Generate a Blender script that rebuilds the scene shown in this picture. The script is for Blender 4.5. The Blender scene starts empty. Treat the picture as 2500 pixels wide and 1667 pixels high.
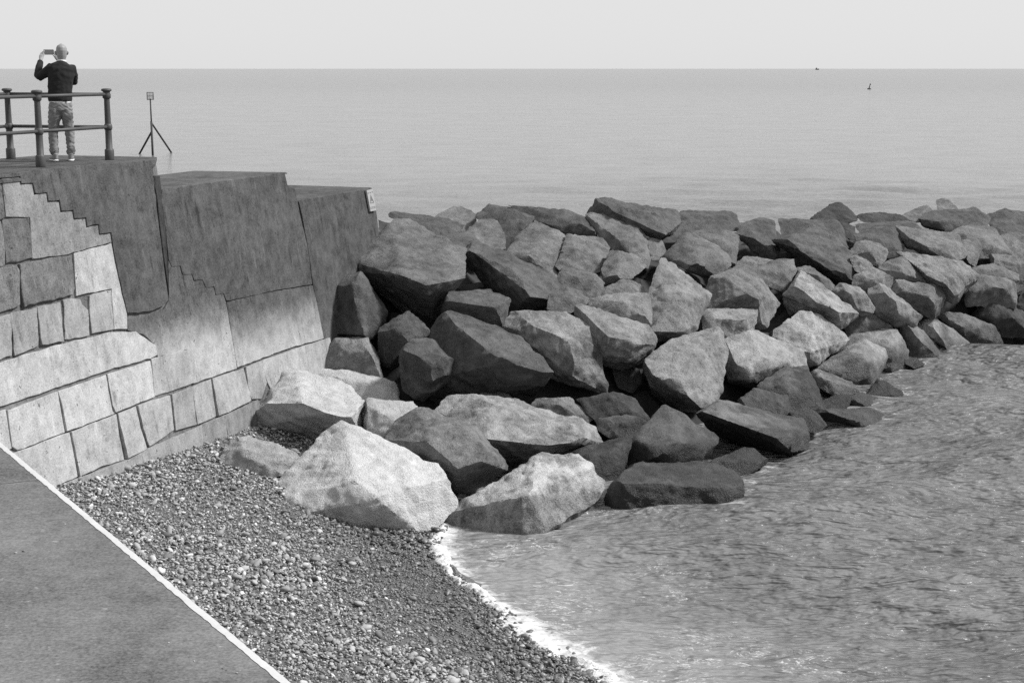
import bpy, bmesh, math, random
import numpy as np
from mathutils import Vector, Matrix

R_ = math.radians
random.seed(7)
rng = np.random.default_rng(11)
sc = bpy.context.scene
COL = sc.collection

# ------------------------------------------------------------------ camera
FPX, CX, CY, HORIZON = 3600.0, 1250.0, 833.5, 168.0     # photograph is 2500 x 1667
PITCH = math.atan((CY - HORIZON) / FPX)
CAM_H = 6.5                                             # metres above the sea
cam = bpy.data.cameras.new('camera'); cam.sensor_width = 36.0
cam.lens = FPX / 2500.0 * 36.0
cam.clip_start = 0.1; cam.clip_end = 60000
cam_o = bpy.data.objects.new('camera', cam); COL.objects.link(cam_o)
cam_o.location = (0, 0, CAM_H); cam_o.rotation_euler = (math.pi / 2 - PITCH, 0, 0)
sc.camera = cam_o

# ------------------------------------------------------------------ light
SUN_EL, SUN_AZ = 46.0, 86.0          # azimuth clockwise from the viewing direction
world = bpy.data.worlds.new('World'); sc.world = world; world.use_nodes = True
wn = world.node_tree; wn.nodes.clear()
sky = wn.nodes.new('ShaderNodeTexSky'); sky.sky_type = 'NISHITA'; sky.sun_disc = False
sky.sun_elevation = R_(SUN_EL); sky.sun_rotation = R_(SUN_AZ)
sky.air_density = 1.0; sky.dust_density = 1.0; sky.ozone_density = 1.0
bw = wn.nodes.new('ShaderNodeRGBToBW')
bg = wn.nodes.new('ShaderNodeBackground'); bg.inputs['Strength'].default_value = 0.078
wo = wn.nodes.new('ShaderNodeOutputWorld')
veil = wn.nodes.new('ShaderNodeMix'); veil.data_type = 'FLOAT'          # thin even cloud over the clear sky
veil.inputs[0].default_value = .85; veil.inputs[3].default_value = 8.9
wn.links.new(sky.outputs[0], bw.inputs[0]); wn.links.new(bw.outputs[0], veil.inputs[2]); wn.links.new(veil.outputs[0], bg.inputs['Color'])
wn.links.new(bg.outputs[0], wo.inputs['Surface'])
sun = bpy.data.lights.new('sun', 'SUN'); sun.energy = 5.0; sun.angle = R_(9); sun.color = (1, 1, 1)
sun_o = bpy.data.objects.new('sun', sun); COL.objects.link(sun_o)
sd = Vector((math.sin(R_(SUN_AZ)) * math.cos(R_(SUN_EL)), math.cos(R_(SUN_AZ)) * math.cos(R_(SUN_EL)), math.sin(R_(SUN_EL))))
sun_o.rotation_euler = (-sd).to_track_quat('-Z', 'Y').to_euler(); sun_o.location = sd * 80
sc.view_settings.view_transform = 'Standard'; sc.view_settings.look = 'None'
sc.view_settings.exposure = 0.25; sc.view_settings.gamma = 1.0
sc.view_settings.use_curve_mapping = False
sc.cycles.sample_clamp_direct = 1.2; sc.cycles.sample_clamp_indirect = 1.2
sc.cycles.use_denoising = False       # keep the grain of the film

# ------------------------------------------------------------------ helpers
CP, SP = math.cos(PITCH), math.sin(PITCH)
CAMP = np.array([0, 0, CAM_H])
def ray(u, v):
    x = (u - CX) / FPX; y = -(v - CY) / FPX
    return np.array([x, CP + y * SP, -SP + y * CP])
def at_y(u, v, Y):
    d = ray(u, v); return CAMP + d * (Y / d[1])
def at_z(u, v, z):
    d = ray(u, v); return CAMP + d * ((z - CAM_H) / d[2])

def tag(o, label=None, cat=None, group=None, kind=None):
    if label: o['label'] = label
    if cat: o['category'] = cat
    if group: o['group'] = group
    if kind: o['kind'] = kind
    return o
def link(name, me, mat=None, parent=None, color=None):
    o = bpy.data.objects.new(name, me); COL.objects.link(o)
    if mat and len(me.materials) == 0: me.materials.append(mat)
    if parent: o.parent = parent
    if color is not None: o.color = color
    return o
def empty(name, loc=(0, 0, 0), rz=0):
    o = bpy.data.objects.new(name, None); COL.objects.link(o)
    o.location = loc; o.rotation_euler = (0, 0, rz); o.empty_display_size = .2
    return o
def mesh(name, V, F, smooth=False):
    me = bpy.data.meshes.new(name)
    me.from_pydata([tuple(map(float, v)) for v in V], [], [tuple(map(int, f)) for f in F]); me.update()
    if smooth: me.polygons.foreach_set('use_smooth', [True] * len(me.polygons))
    return me
def grid_mesh(name, P, smooth=True):
    """P: (m, n, 3) array of points"""
    m, n, _ = P.shape
    me = bpy.data.meshes.new(name)
    idx = np.arange(m * n).reshape(m, n)
    Q = np.stack([idx[:-1, :-1], idx[:-1, 1:], idx[1:, 1:], idx[1:, :-1]], -1).reshape(-1, 4)
    big_mesh(me, P.reshape(-1, 3), Q, smooth)
    return me
def big_mesh(me, V, F, smooth=True):
    F = np.asarray(F, np.int32); k = F.shape[1]; n = len(F)
    me.vertices.add(len(V)); me.vertices.foreach_set('co', np.asarray(V, np.float32).ravel())
    me.loops.add(n * k); me.loops.foreach_set('vertex_index', F.ravel())
    me.polygons.add(n); me.polygons.foreach_set('loop_start', np.arange(0, n * k, k, dtype=np.int32))
    me.polygons.foreach_set('loop_total', np.full(n, k, np.int32))
    me.polygons.foreach_set('use_smooth', np.full(n, smooth, bool))
    me.update(calc_edges=True); me.validate()
def fattr(me, name, vals):
    a = me.attributes.new(name, 'FLOAT', 'POINT'); a.data.foreach_set('value', np.asarray(vals, np.float32))

PERM = rng.permutation(256).astype(np.int64); PERM = np.concatenate([PERM, PERM, PERM])
GR = rng.normal(size=(256, 3)); GR /= np.linalg.norm(GR, axis=1)[:, None]
def perlin(P):
    P = np.asarray(P, float); I = np.floor(P).astype(np.int64); f = P - I; I &= 255
    w = f * f * f * (f * (f * 6 - 15) + 10); out = 0
    for dx in (0, 1):
        for dy in (0, 1):
            for dz in (0, 1):
                h = PERM[PERM[PERM[(I[:, 0] + dx) & 255] + ((I[:, 1] + dy) & 255)] + ((I[:, 2] + dz) & 255)]
                g = GR[h]
                d = (g * (f - np.array([dx, dy, dz]))).sum(1)
                out = out + d * (w[:, 0] if dx else 1 - w[:, 0]) * (w[:, 1] if dy else 1 - w[:, 1]) * (w[:, 2] if dz else 1 - w[:, 2])
    return out * 1.6
def fbm(P, octs=3, lac=2.1, gain=.5):
    P = np.asarray(P, float); s = 0; a = 1
    for k in range(octs):
        s = s + a * perlin(P * lac ** k + k * 17.3); a *= gain
    return s

# ------------------------------------------------------------------ node helpers
class NT:
    def __init__(self, name, rough=.85):
        self.m = bpy.data.materials.new(name); self.m.use_nodes = True
        self.t = self.m.node_tree; self.b = self.t.nodes['Principled BSDF']
        self.b.inputs['Roughness'].default_value = rough
        self.b.inputs['Specular IOR Level'].default_value = .3
    def n(self, ty, **kw):
        nd = self.t.nodes.new(ty)
        for k, v in kw.items(): setattr(nd, k, v)
        return nd
    def set(self, sock, v):
        if isinstance(v, (int, float)): sock.default_value = v
        elif isinstance(v, (tuple, list)): sock.default_value = v
        else: self.t.links.new(v, sock)
    def math(self, op, a, b=0.0, c=None, clamp=False):
        nd = self.n('ShaderNodeMath', operation=op, use_clamp=clamp); self.set(nd.inputs[0], a); self.set(nd.inputs[1], b)
        if c is not None: self.set(nd.inputs[2], c)
        return nd.outputs[0]
    def noise(self, vec, scale, detail=3, rough=.55, dist=0.0):
        nd = self.n('ShaderNodeTexNoise'); nd.inputs['Scale'].default_value = scale
        nd.inputs['Detail'].default_value = detail; nd.inputs['Roughness'].default_value = rough
        nd.inputs['Distortion'].default_value = dist
        if vec is not None: self.t.links.new(vec, nd.inputs['Vector'])
        return nd.outputs['Fac']
    def vor(self, vec, scale, feature='F1'):
        nd = self.n('ShaderNodeTexVoronoi', feature=feature); nd.inputs['Scale'].default_value = scale
        self.t.links.new(vec, nd.inputs['Vector']); return nd.outputs['Distance']
    def ramp(self, fac, lo, hi, a=0.0, b=1.0):
        nd = self.n('ShaderNodeMapRange', interpolation_type='SMOOTHSTEP'); self.set(nd.inputs['Value'], fac)
        for k, v in zip(('From Min', 'From Max', 'To Min', 'To Max'), (lo, hi, a, b)): self.set(nd.inputs[k], v)
        return nd.outputs[0]
    def mapping(self, vec, scale=(1, 1, 1), rot=(0, 0, 0), loc=None):
        nd = self.n('ShaderNodeMapping'); nd.inputs['Scale'].default_value = scale; nd.inputs['Rotation'].default_value = rot
        self.t.links.new(vec, nd.inputs['Vector'])
        if loc is not None: self.set(nd.inputs['Location'], loc)
        return nd.outputs[0]
    def mix(self, f, a, b):
        nd = self.n('ShaderNodeMix', data_type='FLOAT'); self.set(nd.inputs[0], f); self.set(nd.inputs[2], a); self.set(nd.inputs[3], b)
        return nd.outputs[0]
    def bump(self, h, strength, dist, prev=None):
        nd = self.n('ShaderNodeBump'); nd.inputs['Strength'].default_value = strength; nd.inputs['Distance'].default_value = dist
        self.t.links.new(h, nd.inputs['Height'])
        if prev is not None: self.t.links.new(prev, nd.inputs['Normal'])
        return nd.outputs[0]
    def out(self, col=None, normal=None, rough=None):
        if col is not None:
            if isinstance(col, (int, float)): self.b.inputs['Base Color'].default_value = (col, col, col, 1)
            else: self.t.links.new(col, self.b.inputs['Base Color'])
        if normal is not None: self.t.links.new(normal, self.b.inputs['Normal'])
        if rough is not None: self.set(self.b.inputs['Roughness'], rough)
        return self.m
    def coord(self, k='Object'): return self.n('ShaderNodeTexCoord').outputs[k]
    def pos(self): return self.n('ShaderNodeNewGeometry').outputs['Position']
    def posz(self):
        s = self.n('ShaderNodeSeparateXYZ'); self.t.links.new(self.pos(), s.inputs[0]); return s.outputs['Z']
    def objcol(self):
        oi = self.n('ShaderNodeObjectInfo'); s = self.n('ShaderNodeSeparateColor'); self.t.links.new(oi.outputs['Color'], s.inputs[0])
        return s.outputs[0], s.outputs[1], s.outputs[2], oi.outputs['Random']
    def attr(self, name):
        return self.n('ShaderNodeAttribute', attribute_name=name).outputs['Fac']

# ------------------------------------------------------------------ materials
def mat_rock():
    m = NT('boulder_stone', .9)
    tone, mot, wetk, rnd = m.objcol()
    off = m.math('MULTIPLY', rnd, 50.0)
    cmb = m.n('ShaderNodeCombineXYZ'); m.set(cmb.inputs[0], off); m.set(cmb.inputs[1], off)
    v = m.mapping(m.coord(), loc=cmb.outputs[0])
    big = m.noise(v, 1.3, 4, .6, .6)
    mid = m.noise(v, 5.0, 5, .65)
    fine = m.noise(v, 38.0, 3, .7)
    strat = m.noise(m.mapping(v, (1.2, 1.2, 5), (.9, .7, 0)), 2.2, 4, .6, .8)
    a = m.ramp(big, .38, .64, -.5, .5)
    b = m.math('SUBTRACT', mid, .5); c = m.math('SUBTRACT', fine, .5); d = m.math('SUBTRACT', strat, .5)
    s = m.math('MULTIPLY', a, mot)
    grit = m.noise(v, 95.0, 2, .7)
    s = m.math('ADD', s, m.math('MULTIPLY', b, 1.6)); s = m.math('ADD', s, m.math('MULTIPLY', c, 1.5)); s = m.math('ADD', s, m.math('MULTIPLY', d, .12))
    s = m.math('ADD', s, m.math('MULTIPLY', m.math('SUBTRACT', grit, .5), 1.0))
    s = m.math('ADD', s, m.ramp(m.noise(v, 7.0, 4, .7), .58, .70, 0, .5)); s = m.math('ADD', s, m.ramp(m.noise(v, 4.0, 5, .75, .8), .30, .44, -.35, 0))
    pits = m.ramp(m.noise(v, 14.0, 2, .5), .62, .72, 0, -.25)
    s = m.math('MULTIPLY', m.math('ADD', s, pits), m.ramp(mot, .1, .5, .42, 1.0))
    f = m.math('MAXIMUM', m.math('ADD', s, 1.0), .3)
    col = m.math('MULTIPLY', tone, f)
    # tide band: weed and wet stone close to the sea
    z = m.posz()
    zz = m.math('ADD', z, m.math('MULTIPLY', m.math('SUBTRACT', big, .5), .8))
    wet = m.math('MULTIPLY', m.ramp(zz, .25, .75, 1, 0), wetk)
    col = m.math('MULTIPLY', col, m.mix(wet, 1.0, .33))
    rough = m.mix(wet, .92, .45)
    h = m.math('ADD', m.math('MULTIPLY', mid, .5), m.math('MULTIPLY', fine, .22))
    h = m.math('ADD', h, m.math('MULTIPLY', strat, .1)); h = m.math('ADD', h, m.math('MULTIPLY', grit, .1))
    nb = m.bump(h, 1.0, .12)
    return m.out(col, nb, rough)

def mat_wall():
    # object colour: r = tone above, g = tone below, b = height of the change / 6
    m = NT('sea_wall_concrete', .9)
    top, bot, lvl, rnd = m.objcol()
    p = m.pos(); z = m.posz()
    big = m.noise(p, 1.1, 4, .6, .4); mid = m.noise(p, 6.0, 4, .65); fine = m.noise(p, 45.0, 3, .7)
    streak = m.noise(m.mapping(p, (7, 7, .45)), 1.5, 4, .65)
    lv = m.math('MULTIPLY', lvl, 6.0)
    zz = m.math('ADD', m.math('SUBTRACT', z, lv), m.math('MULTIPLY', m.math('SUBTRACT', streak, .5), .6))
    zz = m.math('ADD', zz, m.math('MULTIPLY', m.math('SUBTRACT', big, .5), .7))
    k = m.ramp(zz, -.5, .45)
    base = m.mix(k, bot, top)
    s = m.math('MULTIPLY', m.math('SUBTRACT', big, .5), .7)
    s = m.math('ADD', s, m.math('MULTIPLY', m.math('SUBTRACT', mid, .5), .8))
    s = m.math('ADD', s, m.math('MULTIPLY', m.math('SUBTRACT', fine, .5), 1.3))
    s = m.math('ADD', s, m.math('MULTIPLY', m.math('SUBTRACT', streak, .5), .6))
    blot = m.noise(p, 3.2, 5, .7, .6); s = m.math('ADD', s, m.math('MULTIPLY', m.math('SUBTRACT', blot, .5), 1.1))
    drip = m.noise(m.mapping(p, (6, 6, .35)), 1.3, 4, .65)
    s = m.math('ADD', s, m.ramp(drip, .60, .74, 0, .4)); s = m.math('ADD', s, m.ramp(drip, .28, .42, -.35, 0))
    s = m.math('ADD', s, m.math('MULTIPLY', m.math('SUBTRACT', rnd, .5), .16))
    col = m.math('MULTIPLY', base, m.math('MAXIMUM', m.math('ADD', s, 1.0), .3))
    s = m.math('ADD', s, m.ramp(m.noise(p, 62.0, 2, .6), .54, .66, 0, -.32))
    s = m.math('MULTIPLY', s, m.ramp(base, .05, .22, 1.7, .95))
    col = m.math('MULTIPLY', base, m.math('MAXIMUM', m.math('ADD', s, 1.04), .25))
    pit = m.ramp(m.noise(p, 12.0, 3, .6), .67, .73, 1, .28)
    col = m.math('MULTIPLY', col, pit)
    h = m.math('ADD', m.math('MULTIPLY', mid, .4), m.math('MULTIPLY', fine, .35)); h = m.math('ADD', h, m.math('MULTIPLY', pit, .4))
    return m.out(col, m.bump(h, .6, .02))

def mat_plain(name, tone, rough=.7, scale=30.0, amt=.35, bump=.2, dist=.01, metal=0.0, stretch=(1, 1, 1)):
    m = NT(name, rough)
    p = m.mapping(m.pos(), stretch)
    n1 = m.noise(p, scale, 4, .6); n2 = m.noise(p, scale * .13, 3, .6)
    s = m.math('ADD', m.math('MULTIPLY', m.math('SUBTRACT', n1, .5), amt * 2), m.math('MULTIPLY', m.math('SUBTRACT', n2, .5), amt * 1.6))
    col = m.math('MULTIPLY', m.math('MAXIMUM', m.math('ADD', s, 1.0), .2), tone)
    m.b.inputs['Metallic'].default_value = metal
    return m.out(col, m.bump(n1, bump, dist))

def mat_slab():
    m = NT('slipway_concrete', .85)
    p = m.pos()
    br = m.noise(m.mapping(p, (1.2, 9, 1), (0, 0, R_(8))), 3.4, 5, .75)
    fine = m.noise(p, 34.0, 4, .75); big = m.noise(p, .7, 4, .6, .5)
    spots = m.ramp(m.noise(p, 9.0, 2, .5), .70, .76)
    s = m.math('ADD', m.math('MULTIPLY', m.math('SUBTRACT', br, .5), .8), m.math('MULTIPLY', m.math('SUBTRACT', fine, .5), 2.4))
    s = m.math('ADD', s, m.math('MULTIPLY', m.math('SUBTRACT', big, .5), 1.3))
    s = m.math('ADD', s, m.math('MULTIPLY', spots, .7)); s = m.math('ADD', s, m.math('MULTIPLY', m.math('SUBTRACT', m.noise(p, 2.6, 5, .7, .5), .5), 1.0))
    col = m.math('MULTIPLY', m.math('MAXIMUM', m.math('ADD', s, 1.0), .3), .115)
    h = m.math('ADD', m.math('MULTIPLY', br, .6), m.math('MULTIPLY', fine, .4))
    return m.out(col, m.bump(h, .5, .012))

def mat_pebble():
    m = NT('shingle_stone', .75)
    t = m.attr('tone'); p = m.pos(); f = m.noise(p, 90.0, 3, .6)
    col = m.math('MULTIPLY', t, m.math('ADD', m.math('MULTIPLY', m.math('SUBTRACT', f, .5), .8), 1.0))
    w = m.attr('wet')
    return m.out(col, m.bump(f, .3, .004), m.mix(w, .85, .35))

def mat_cobble():
    m = NT('cobble_stone', .75)
    t, w, _, rnd = m.objcol(); p = m.pos(); f = m.noise(p, 70.0, 4, .6); g = m.noise(p, 14.0, 3, .6)
    s = m.math('ADD', m.math('MULTIPLY', m.math('SUBTRACT', f, .5), .7), m.math('MULTIPLY', m.math('SUBTRACT', g, .5), .7))
    return m.out(m.math('MULTIPLY', t, m.math('ADD', s, 1.0)), m.bump(f, .3, .006), m.mix(w, .85, .35))

def mat_sea():
    m = NT('sea_water', .08)
    p = m.pos()
    shore = m.attr('shore')           # metres seaward of the beach edge
    dist = m.attr('range')            # metres from the beach corner
    w = m.noise(m.mapping(p, (.55, 1.25, 1), (0, 0, R_(-12))), 4.0, 1.6, .45, .15)
    w2 = m.noise(m.mapping(p, (.6, 1.4, 1), (0, 0, R_(10))), 11.0, 1.5, .45, .2)
    w3 = m.math('ADD', m.noise(m.mapping(p, (.6, 1, 1), (0, 0, R_(-5))), .42, 3, .6), m.math('MULTIPLY', m.noise(m.mapping(p, (.5, 1, 1)), .07, 3, .6), 3.0))
    far = m.ramp(dist, 40, 260)
    h = m.math('ADD', m.math('MULTIPLY', w, .62), m.math('MULTIPLY', w2, .2))
    h = m.math('MULTIPLY', h, m.math('MULTIPLY', m.ramp(dist, 24, 100, 1.0, .22), m.ramp(shore, .2, 5.0, .55, 1.0)))
    h = m.math('ADD', h, m.math('MULTIPLY', m.math('MULTIPLY', w3, far), .55))
    nb = m.bump(h, 1.0, .46)
    # foam lace
    fl = m.noise(m.mapping(p, (1, 1.7, 1), (0, 0, R_(20))), 1.7, 5, .68, 1.6)
    fl2 = m.noise(p, 11.0, 4, .7, .8)
    line = m.math('ABSOLUTE', m.math('SUBTRACT', fl, .5))
    th = m.ramp(shore, .1, 5.0, .016, .0005)
    lace = m.ramp(m.math('SUBTRACT', line, m.math('MULTIPLY', th, m.ramp(fl2, .42, .60, .0, 1.7))), -.004, .004, 1, 0)
    lace = m.math('MULTIPLY', lace, m.math('MULTIPLY', m.ramp(shore, 1.5, 6.0, .7, 0.0), m.ramp(m.noise(p, .55, 2, .5), .46, .6)))
    edge = m.math('ADD', shore, m.math('MULTIPLY', m.math('SUBTRACT', fl2, .5), .8))
    edge = m.math('ADD', edge, m.math('MULTIPLY', m.math('SUBTRACT', fl, .5), .9))
    surf = m.math('MULTIPLY', m.ramp(edge, .08, .42, 1, 0), m.ramp(fl2, .3, .55, .55, 1))
    foam = m.math('MAXIMUM', lace, surf)
    rk = m.ramp(m.math('MULTIPLY', m.attr('rock'), m.ramp(fl, .48, .62)), .4, .95, 0, .4)
    foam = m.math('MAXIMUM', foam, rk)
    big = m.noise(m.mapping(p, (1, 2, 1)), .25, 3, .5)
    water = m.ramp(big, .35, .65, .118, .158)
    water = m.math('ADD', water, m.ramp(shore, .0, 4.0, .06, 0.0))
    col = m.mix(foam, water, .54)
    m.b.inputs['IOR'].default_value = 1.33
    m.b.inputs['Specular IOR Level'].default_value = .5
    rough = m.mix(foam, m.ramp(dist, 30, 600, .10, .2), .8)
    return m.out(col, nb, rough)

def mat_foam():
    m = NT('surf_foam', .9)
    p = m.pos(); n = m.noise(p, 26.0, 5, .7); n2 = m.noise(p, 5.0, 3, .6)
    col = m.math('ADD', m.math('MULTIPLY', m.ramp(n, .35, .65), .28), m.math('ADD', m.math('MULTIPLY', n2, .2), .28))
    return m.out(col, m.bump(n, .7, .03))

M = dict(rock=mat_rock(), wall=mat_wall(), slab=mat_slab(), pebble=mat_pebble(), cobble=mat_cobble(), sea=mat_sea(), foam=mat_foam(),
         paint=mat_plain('white_edge_paint', .45, .8, 22, .14, .3, .006),
         ground=mat_plain('shingle_bed', .10, .9, 30, .5, .8, .03),
         core=mat_plain('rubble', .035, .95, 5, .4, .6, .08),  # shade of the gaps put into this near-black colour
         iron=mat_plain('painted_iron', .055, .55, 40, .35, .35, .004),
         steel=mat_plain('dark_steel', .03, .6, 20, .3, .2, .004),
         skin=mat_plain('skin', .22, .55, 60, .06, .08, .002),
         knit=mat_plain('dark_knit', .016, .95, 240, .3, .5, .004),
         jeans=mat_plain('faded_denim', .17, .9, 9, .28, .3, .006),
         white=mat_plain('white_cotton', .6, .9, 40, .05, .1, .002),
         shoe=mat_plain('grey_trainer', .20, .7, 25, .2, .1, .002),
         dark=mat_plain('black_plastic', .02, .4, 30, .2, .05, .001),
         screen=mat_plain('phone_case', .16, .45, 30, .05, .02, .001),
         dark_joint=mat_plain('open_joint', .05, .95, 30, .3, .3, .004),
         sign=mat_plain('sign_panel', .27, .5, 20, .08, .05, .001),
         ink=mat_plain('sign_print', .11, .6, 20, .1, .02, .001))

# ------------------------------------------------------------------ the shore: water edge, beach
WL = np.array([[-0.2, 27.0], [-0.75, 22.4]] + [list(at_z(u, v, 0)[:2]) for u, v in
     [(1075, 1285), (1052, 1320), (1056, 1350), (1100, 1402), (1180, 1462), (1262, 1522), (1342, 1576), (1425, 1634), (1490, 1672)]] + [[2.2, 12.6], [4.2, 8.0]])
def shore_dist(X, Y):
    """signed metres from the water edge, positive up the beach"""
    P = np.stack([X, Y], -1); best = np.full(X.shape, 1e9); sg = np.ones(X.shape)
    for a, b in zip(WL[:-1], WL[1:]):
        ab = b - a; t = np.clip(((P - a) @ ab) / (ab @ ab), 0, 1)
        q = a + t[..., None] * ab; dv = P - q; d = np.hypot(dv[..., 0], dv[..., 1])
        cr = ab[0] * dv[..., 1] - ab[1] * dv[..., 0]
        u = d < best - 1e-9; best = np.where(u, d, best); sg = np.where(u, np.where(cr < 0, 1.0, -1.0), sg)
    return best * sg
def beach_z(X, Y):
    d = shore_dist(X, Y)
    return np.where(d > 0, .225 * d, .16 * d)

# depth (forward distance) of the breakwater face, from points of known height
CT = [(1250,1312,0),(1090,1262,.15),(900,1300,.2),(600,1150,.5),(1650,1262,-.02),(1830,1255,0),(1980,1090,0),(2200,930,0),(2350,862,0),(2500,830,0),(2700,790,0),
      (800,890,1.3),(850,720,2.35),(1000,640,2.85),(950,535,3.3),(1150,520,3.2),(1450,480,3.5),(1700,515,3.0),(2030,500,3.0),(2280,480,3.0),(2500,510,2.7),(2700,500,2.6),
      (1100,950,1.05),(1400,850,1.5),(1700,750,1.9),(1400,600,2.75),(2000,700,1.8),(2300,650,2.0),(1150,1130,.65),(1350,1050,.5),(1600,1080,.35),(1750,1150,.05),(760,1000,.9),(1850,950,.5),(2100,830,.6)]
_cu = np.array([(u / 500., v / 250.) for u, v, z in CT]); _cy = np.array([at_z(u, v, z)[1] for u, v, z in CT])
def _tps(r): return np.where(r > 1e-9, r * r * np.log(np.maximum(r, 1e-9)), 0)
_n = len(CT); _A = np.zeros((_n + 3, _n + 3)); _A[:_n, :_n] = _tps(np.linalg.norm(_cu[:, None] - _cu[None], axis=2)) + .02 * np.eye(_n)
_A[:_n, _n] = 1; _A[:_n, _n + 1:] = _cu; _A[_n, :_n] = 1; _A[_n + 1:, :_n] = _cu.T
_w = np.linalg.solve(_A, np.concatenate([_cy, [0, 0, 0]]))
def depth(u, v):
    q = np.array([u / 500., v / 250.])
    return float(_tps(np.linalg.norm(_cu - q, axis=1)) @ _w[:_n] + _w[_n] + q @ _w[_n + 1:])

# ------------------------------------------------------------------ sea
def make_sea():
    az = np.radians(np.linspace(-44, 44, 440))
    r = [7.0]
    while r[-1] < 90: r.append(r[-1] * 1.0062)
    while r[-1] < 42000: r.append(r[-1] * 1.05)
    r = np.array(r)
    Rr, A = np.meshgrid(r, az, indexing='ij')
    X = Rr * np.sin(A); Y = Rr * np.cos(A); Z = np.zeros_like(X)
    g = np.random.default_rng(3)
    sh = -shore_dist(X, Y)
    for k in range(34):
        lam = .38 * (1.105 ** k); th = R_(200) + g.normal() * .42      # heading: towards the viewer and the wall
        kx, ky = math.sin(th) * 2 * math.pi / lam, math.cos(th) * 2 * math.pi / lam
        ph = g.uniform(0, 6.28)
        lim = lam * 38                                                 # fade before it aliases
        fade = np.clip(1.6 - Rr / lim, 0, 1)
        wob = .6 * np.sin(X * .31 + k) + .6 * np.sin(Y * .27 + 2 * k)
        s = np.sin(kx * X + ky * Y + ph + wob)
        Z += .0105 * lam ** .8 * fade * (np.exp(s) - 1.27) * .8
    Z *= np.clip(.35 + sh / 9.0, .35, 1.0) * np.clip(1.2 - Rr / 120, 0, 1)
    Z -= .01
    P = np.stack([X, Y, Z], -1)
    me = grid_mesh('sea', P)
    fattr(me, 'shore', np.where((Y.ravel() < 24.5) & (Rr.ravel() < 80), sh.ravel(), 50)); fattr(me, 'range', Rr.ravel())
    return me, X, Y
sea_me, SX, SY = make_sea()
sea = tag(link('sea', sea_me, M['sea']), kind='structure')

# ------------------------------------------------------------------ beach bed
gx = np.linspace(-11, 6, 120); gy = np.linspace(4, 27, 150)
BX, BY = np.meshgrid(gx, gy, indexing='ij')
BZ = beach_z(BX, BY) - .02 + .02 * fbm(np.stack([BX * 1.5, BY * 1.5, BX * 0], -1).reshape(-1, 3)).reshape(BX.shape)
tag(link('beach', grid_mesh('beach', np.stack([BX, BY, BZ], -1)), M['ground']), kind='structure')

# sea bed under everything so that nothing floats over a void
tag(link('sea_bed', mesh('sea_bed', [(-60, 0, -3), (80, 0, -3), (80, 120, -3), (-60, 120, -3)], [(0, 1, 2, 3)]), M['ground']), kind='structure')

# ------------------------------------------------------------------ slipway slab with painted edge
SZ = 1.95
e0 = at_z(-60, 1078 - 60 * .827, SZ); e1 = at_z(712, 1667, SZ)
ed = (e1 - e0); eL = np.linalg.norm(ed); ed = ed / eL; en = np.array([ed[1], -ed[0], 0])       # en points to the land side
if en[0] > 0: en = -en
far_e, near_e = e0 - ed * .3, e1 + ed * 6
def strip(a, b, n, jit, seed):
    g = np.random.default_rng(seed); t = np.linspace(0, 1, n)
    P = a[None] + (b - a)[None] * t[:, None]
    P[:, :2] += en[None, :2] * (g.normal(size=n) * jit)[:, None]
    return P
N_E = 260
edge = strip(far_e, near_e, N_E, .0025, 1)
sag = .004 * fbm(np.stack([np.linspace(0, 40, N_E), np.zeros(N_E), np.zeros(N_E)], -1))
edge[:, :2] += en[None, :2] * sag[:, None]
rows = [edge + np.array([0, 0, -2.6]), edge + np.array([0, 0, -.05]), edge - en * -.012]
top = []
for w_ in (.25, .9, 2.2, 4.5, 9, 18): top.append(edge + en * w_)
Psl = np.stack(rows + top, 0)
slab_me = grid_mesh('slipway', Psl, smooth=False)
slab = tag(link('slipway', slab_me, M['slab']), kind='structure')
g = np.random.default_rng(5)
inner = .072 + .006 * fbm(np.stack([np.linspace(0, 55, N_E), np.ones(N_E), np.zeros(N_E)], -1), 4) + .0025 * g.normal(size=N_E)
top_o = edge + np.array([0, 0, .005]) + en * .006
paint = np.stack([edge + np.array([0, 0, -.075]) - en * .005, edge + np.array([0, 0, -.012]) - en * .006, top_o, edge + en * inner[:, None] * .6 + np.array([0, 0, .0052]), edge + en * inner[:, None] + np.array([0, 0, .0045])], 0)
pe = link('painted_edge', grid_mesh('painted_edge', paint, smooth=False), M['paint'], slab)
pe['label'] = 'worn white painted line along the slipway edge'
tj = [at_z(102, 1172, SZ), at_z(40, 1176, SZ), at_z(-60, 1186, SZ)]
tj = np.array([tj[0] + (tj[2] - tj[0]) * t + np.array([0, .012 * math.sin(9 * t), .002]) for t in np.linspace(0, 1, 20)])
link('joint', grid_mesh('joint', np.stack([tj, tj + np.array([0, .014, 0])], 0), False), M['dark_joint'], slab)
# ------------------------------------------------------------------ sea wall
WA = R_(20.5); BAT = .17; PROM = 5.1
WD = np.array([math.sin(WA), math.cos(WA), 0]); WN = np.array([math.cos(WA), -math.sin(WA), 0])
W0 = at_z(100, 428, PROM)
WPN = WN + np.array([0, 0, BAT]); WNU = WPN / np.linalg.norm(WPN)
WUP = np.cross(WNU, WD); WUP = WUP if WUP[2] > 0 else -WUP
def on_wall(u, v):
    d = ray(u, v); return CAMP + d * (np.dot(W0 - CAMP, WPN) / np.dot(d, WPN))
def face_pt(s, z, off=0.0):
    """point of the battered face: s metres along the wall, height z, off metres proud"""
    return W0 + WD * s + np.array([0, 0, z - PROM]) + WN * (BAT * (PROM - z)) + WNU * off
def to_sw(p):
    q = p - W0; return np.array([q @ WD, q @ WUP])
def from_sw(a, off): return W0 + WD * a[0] + WUP * a[1] + WNU * off

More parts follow.
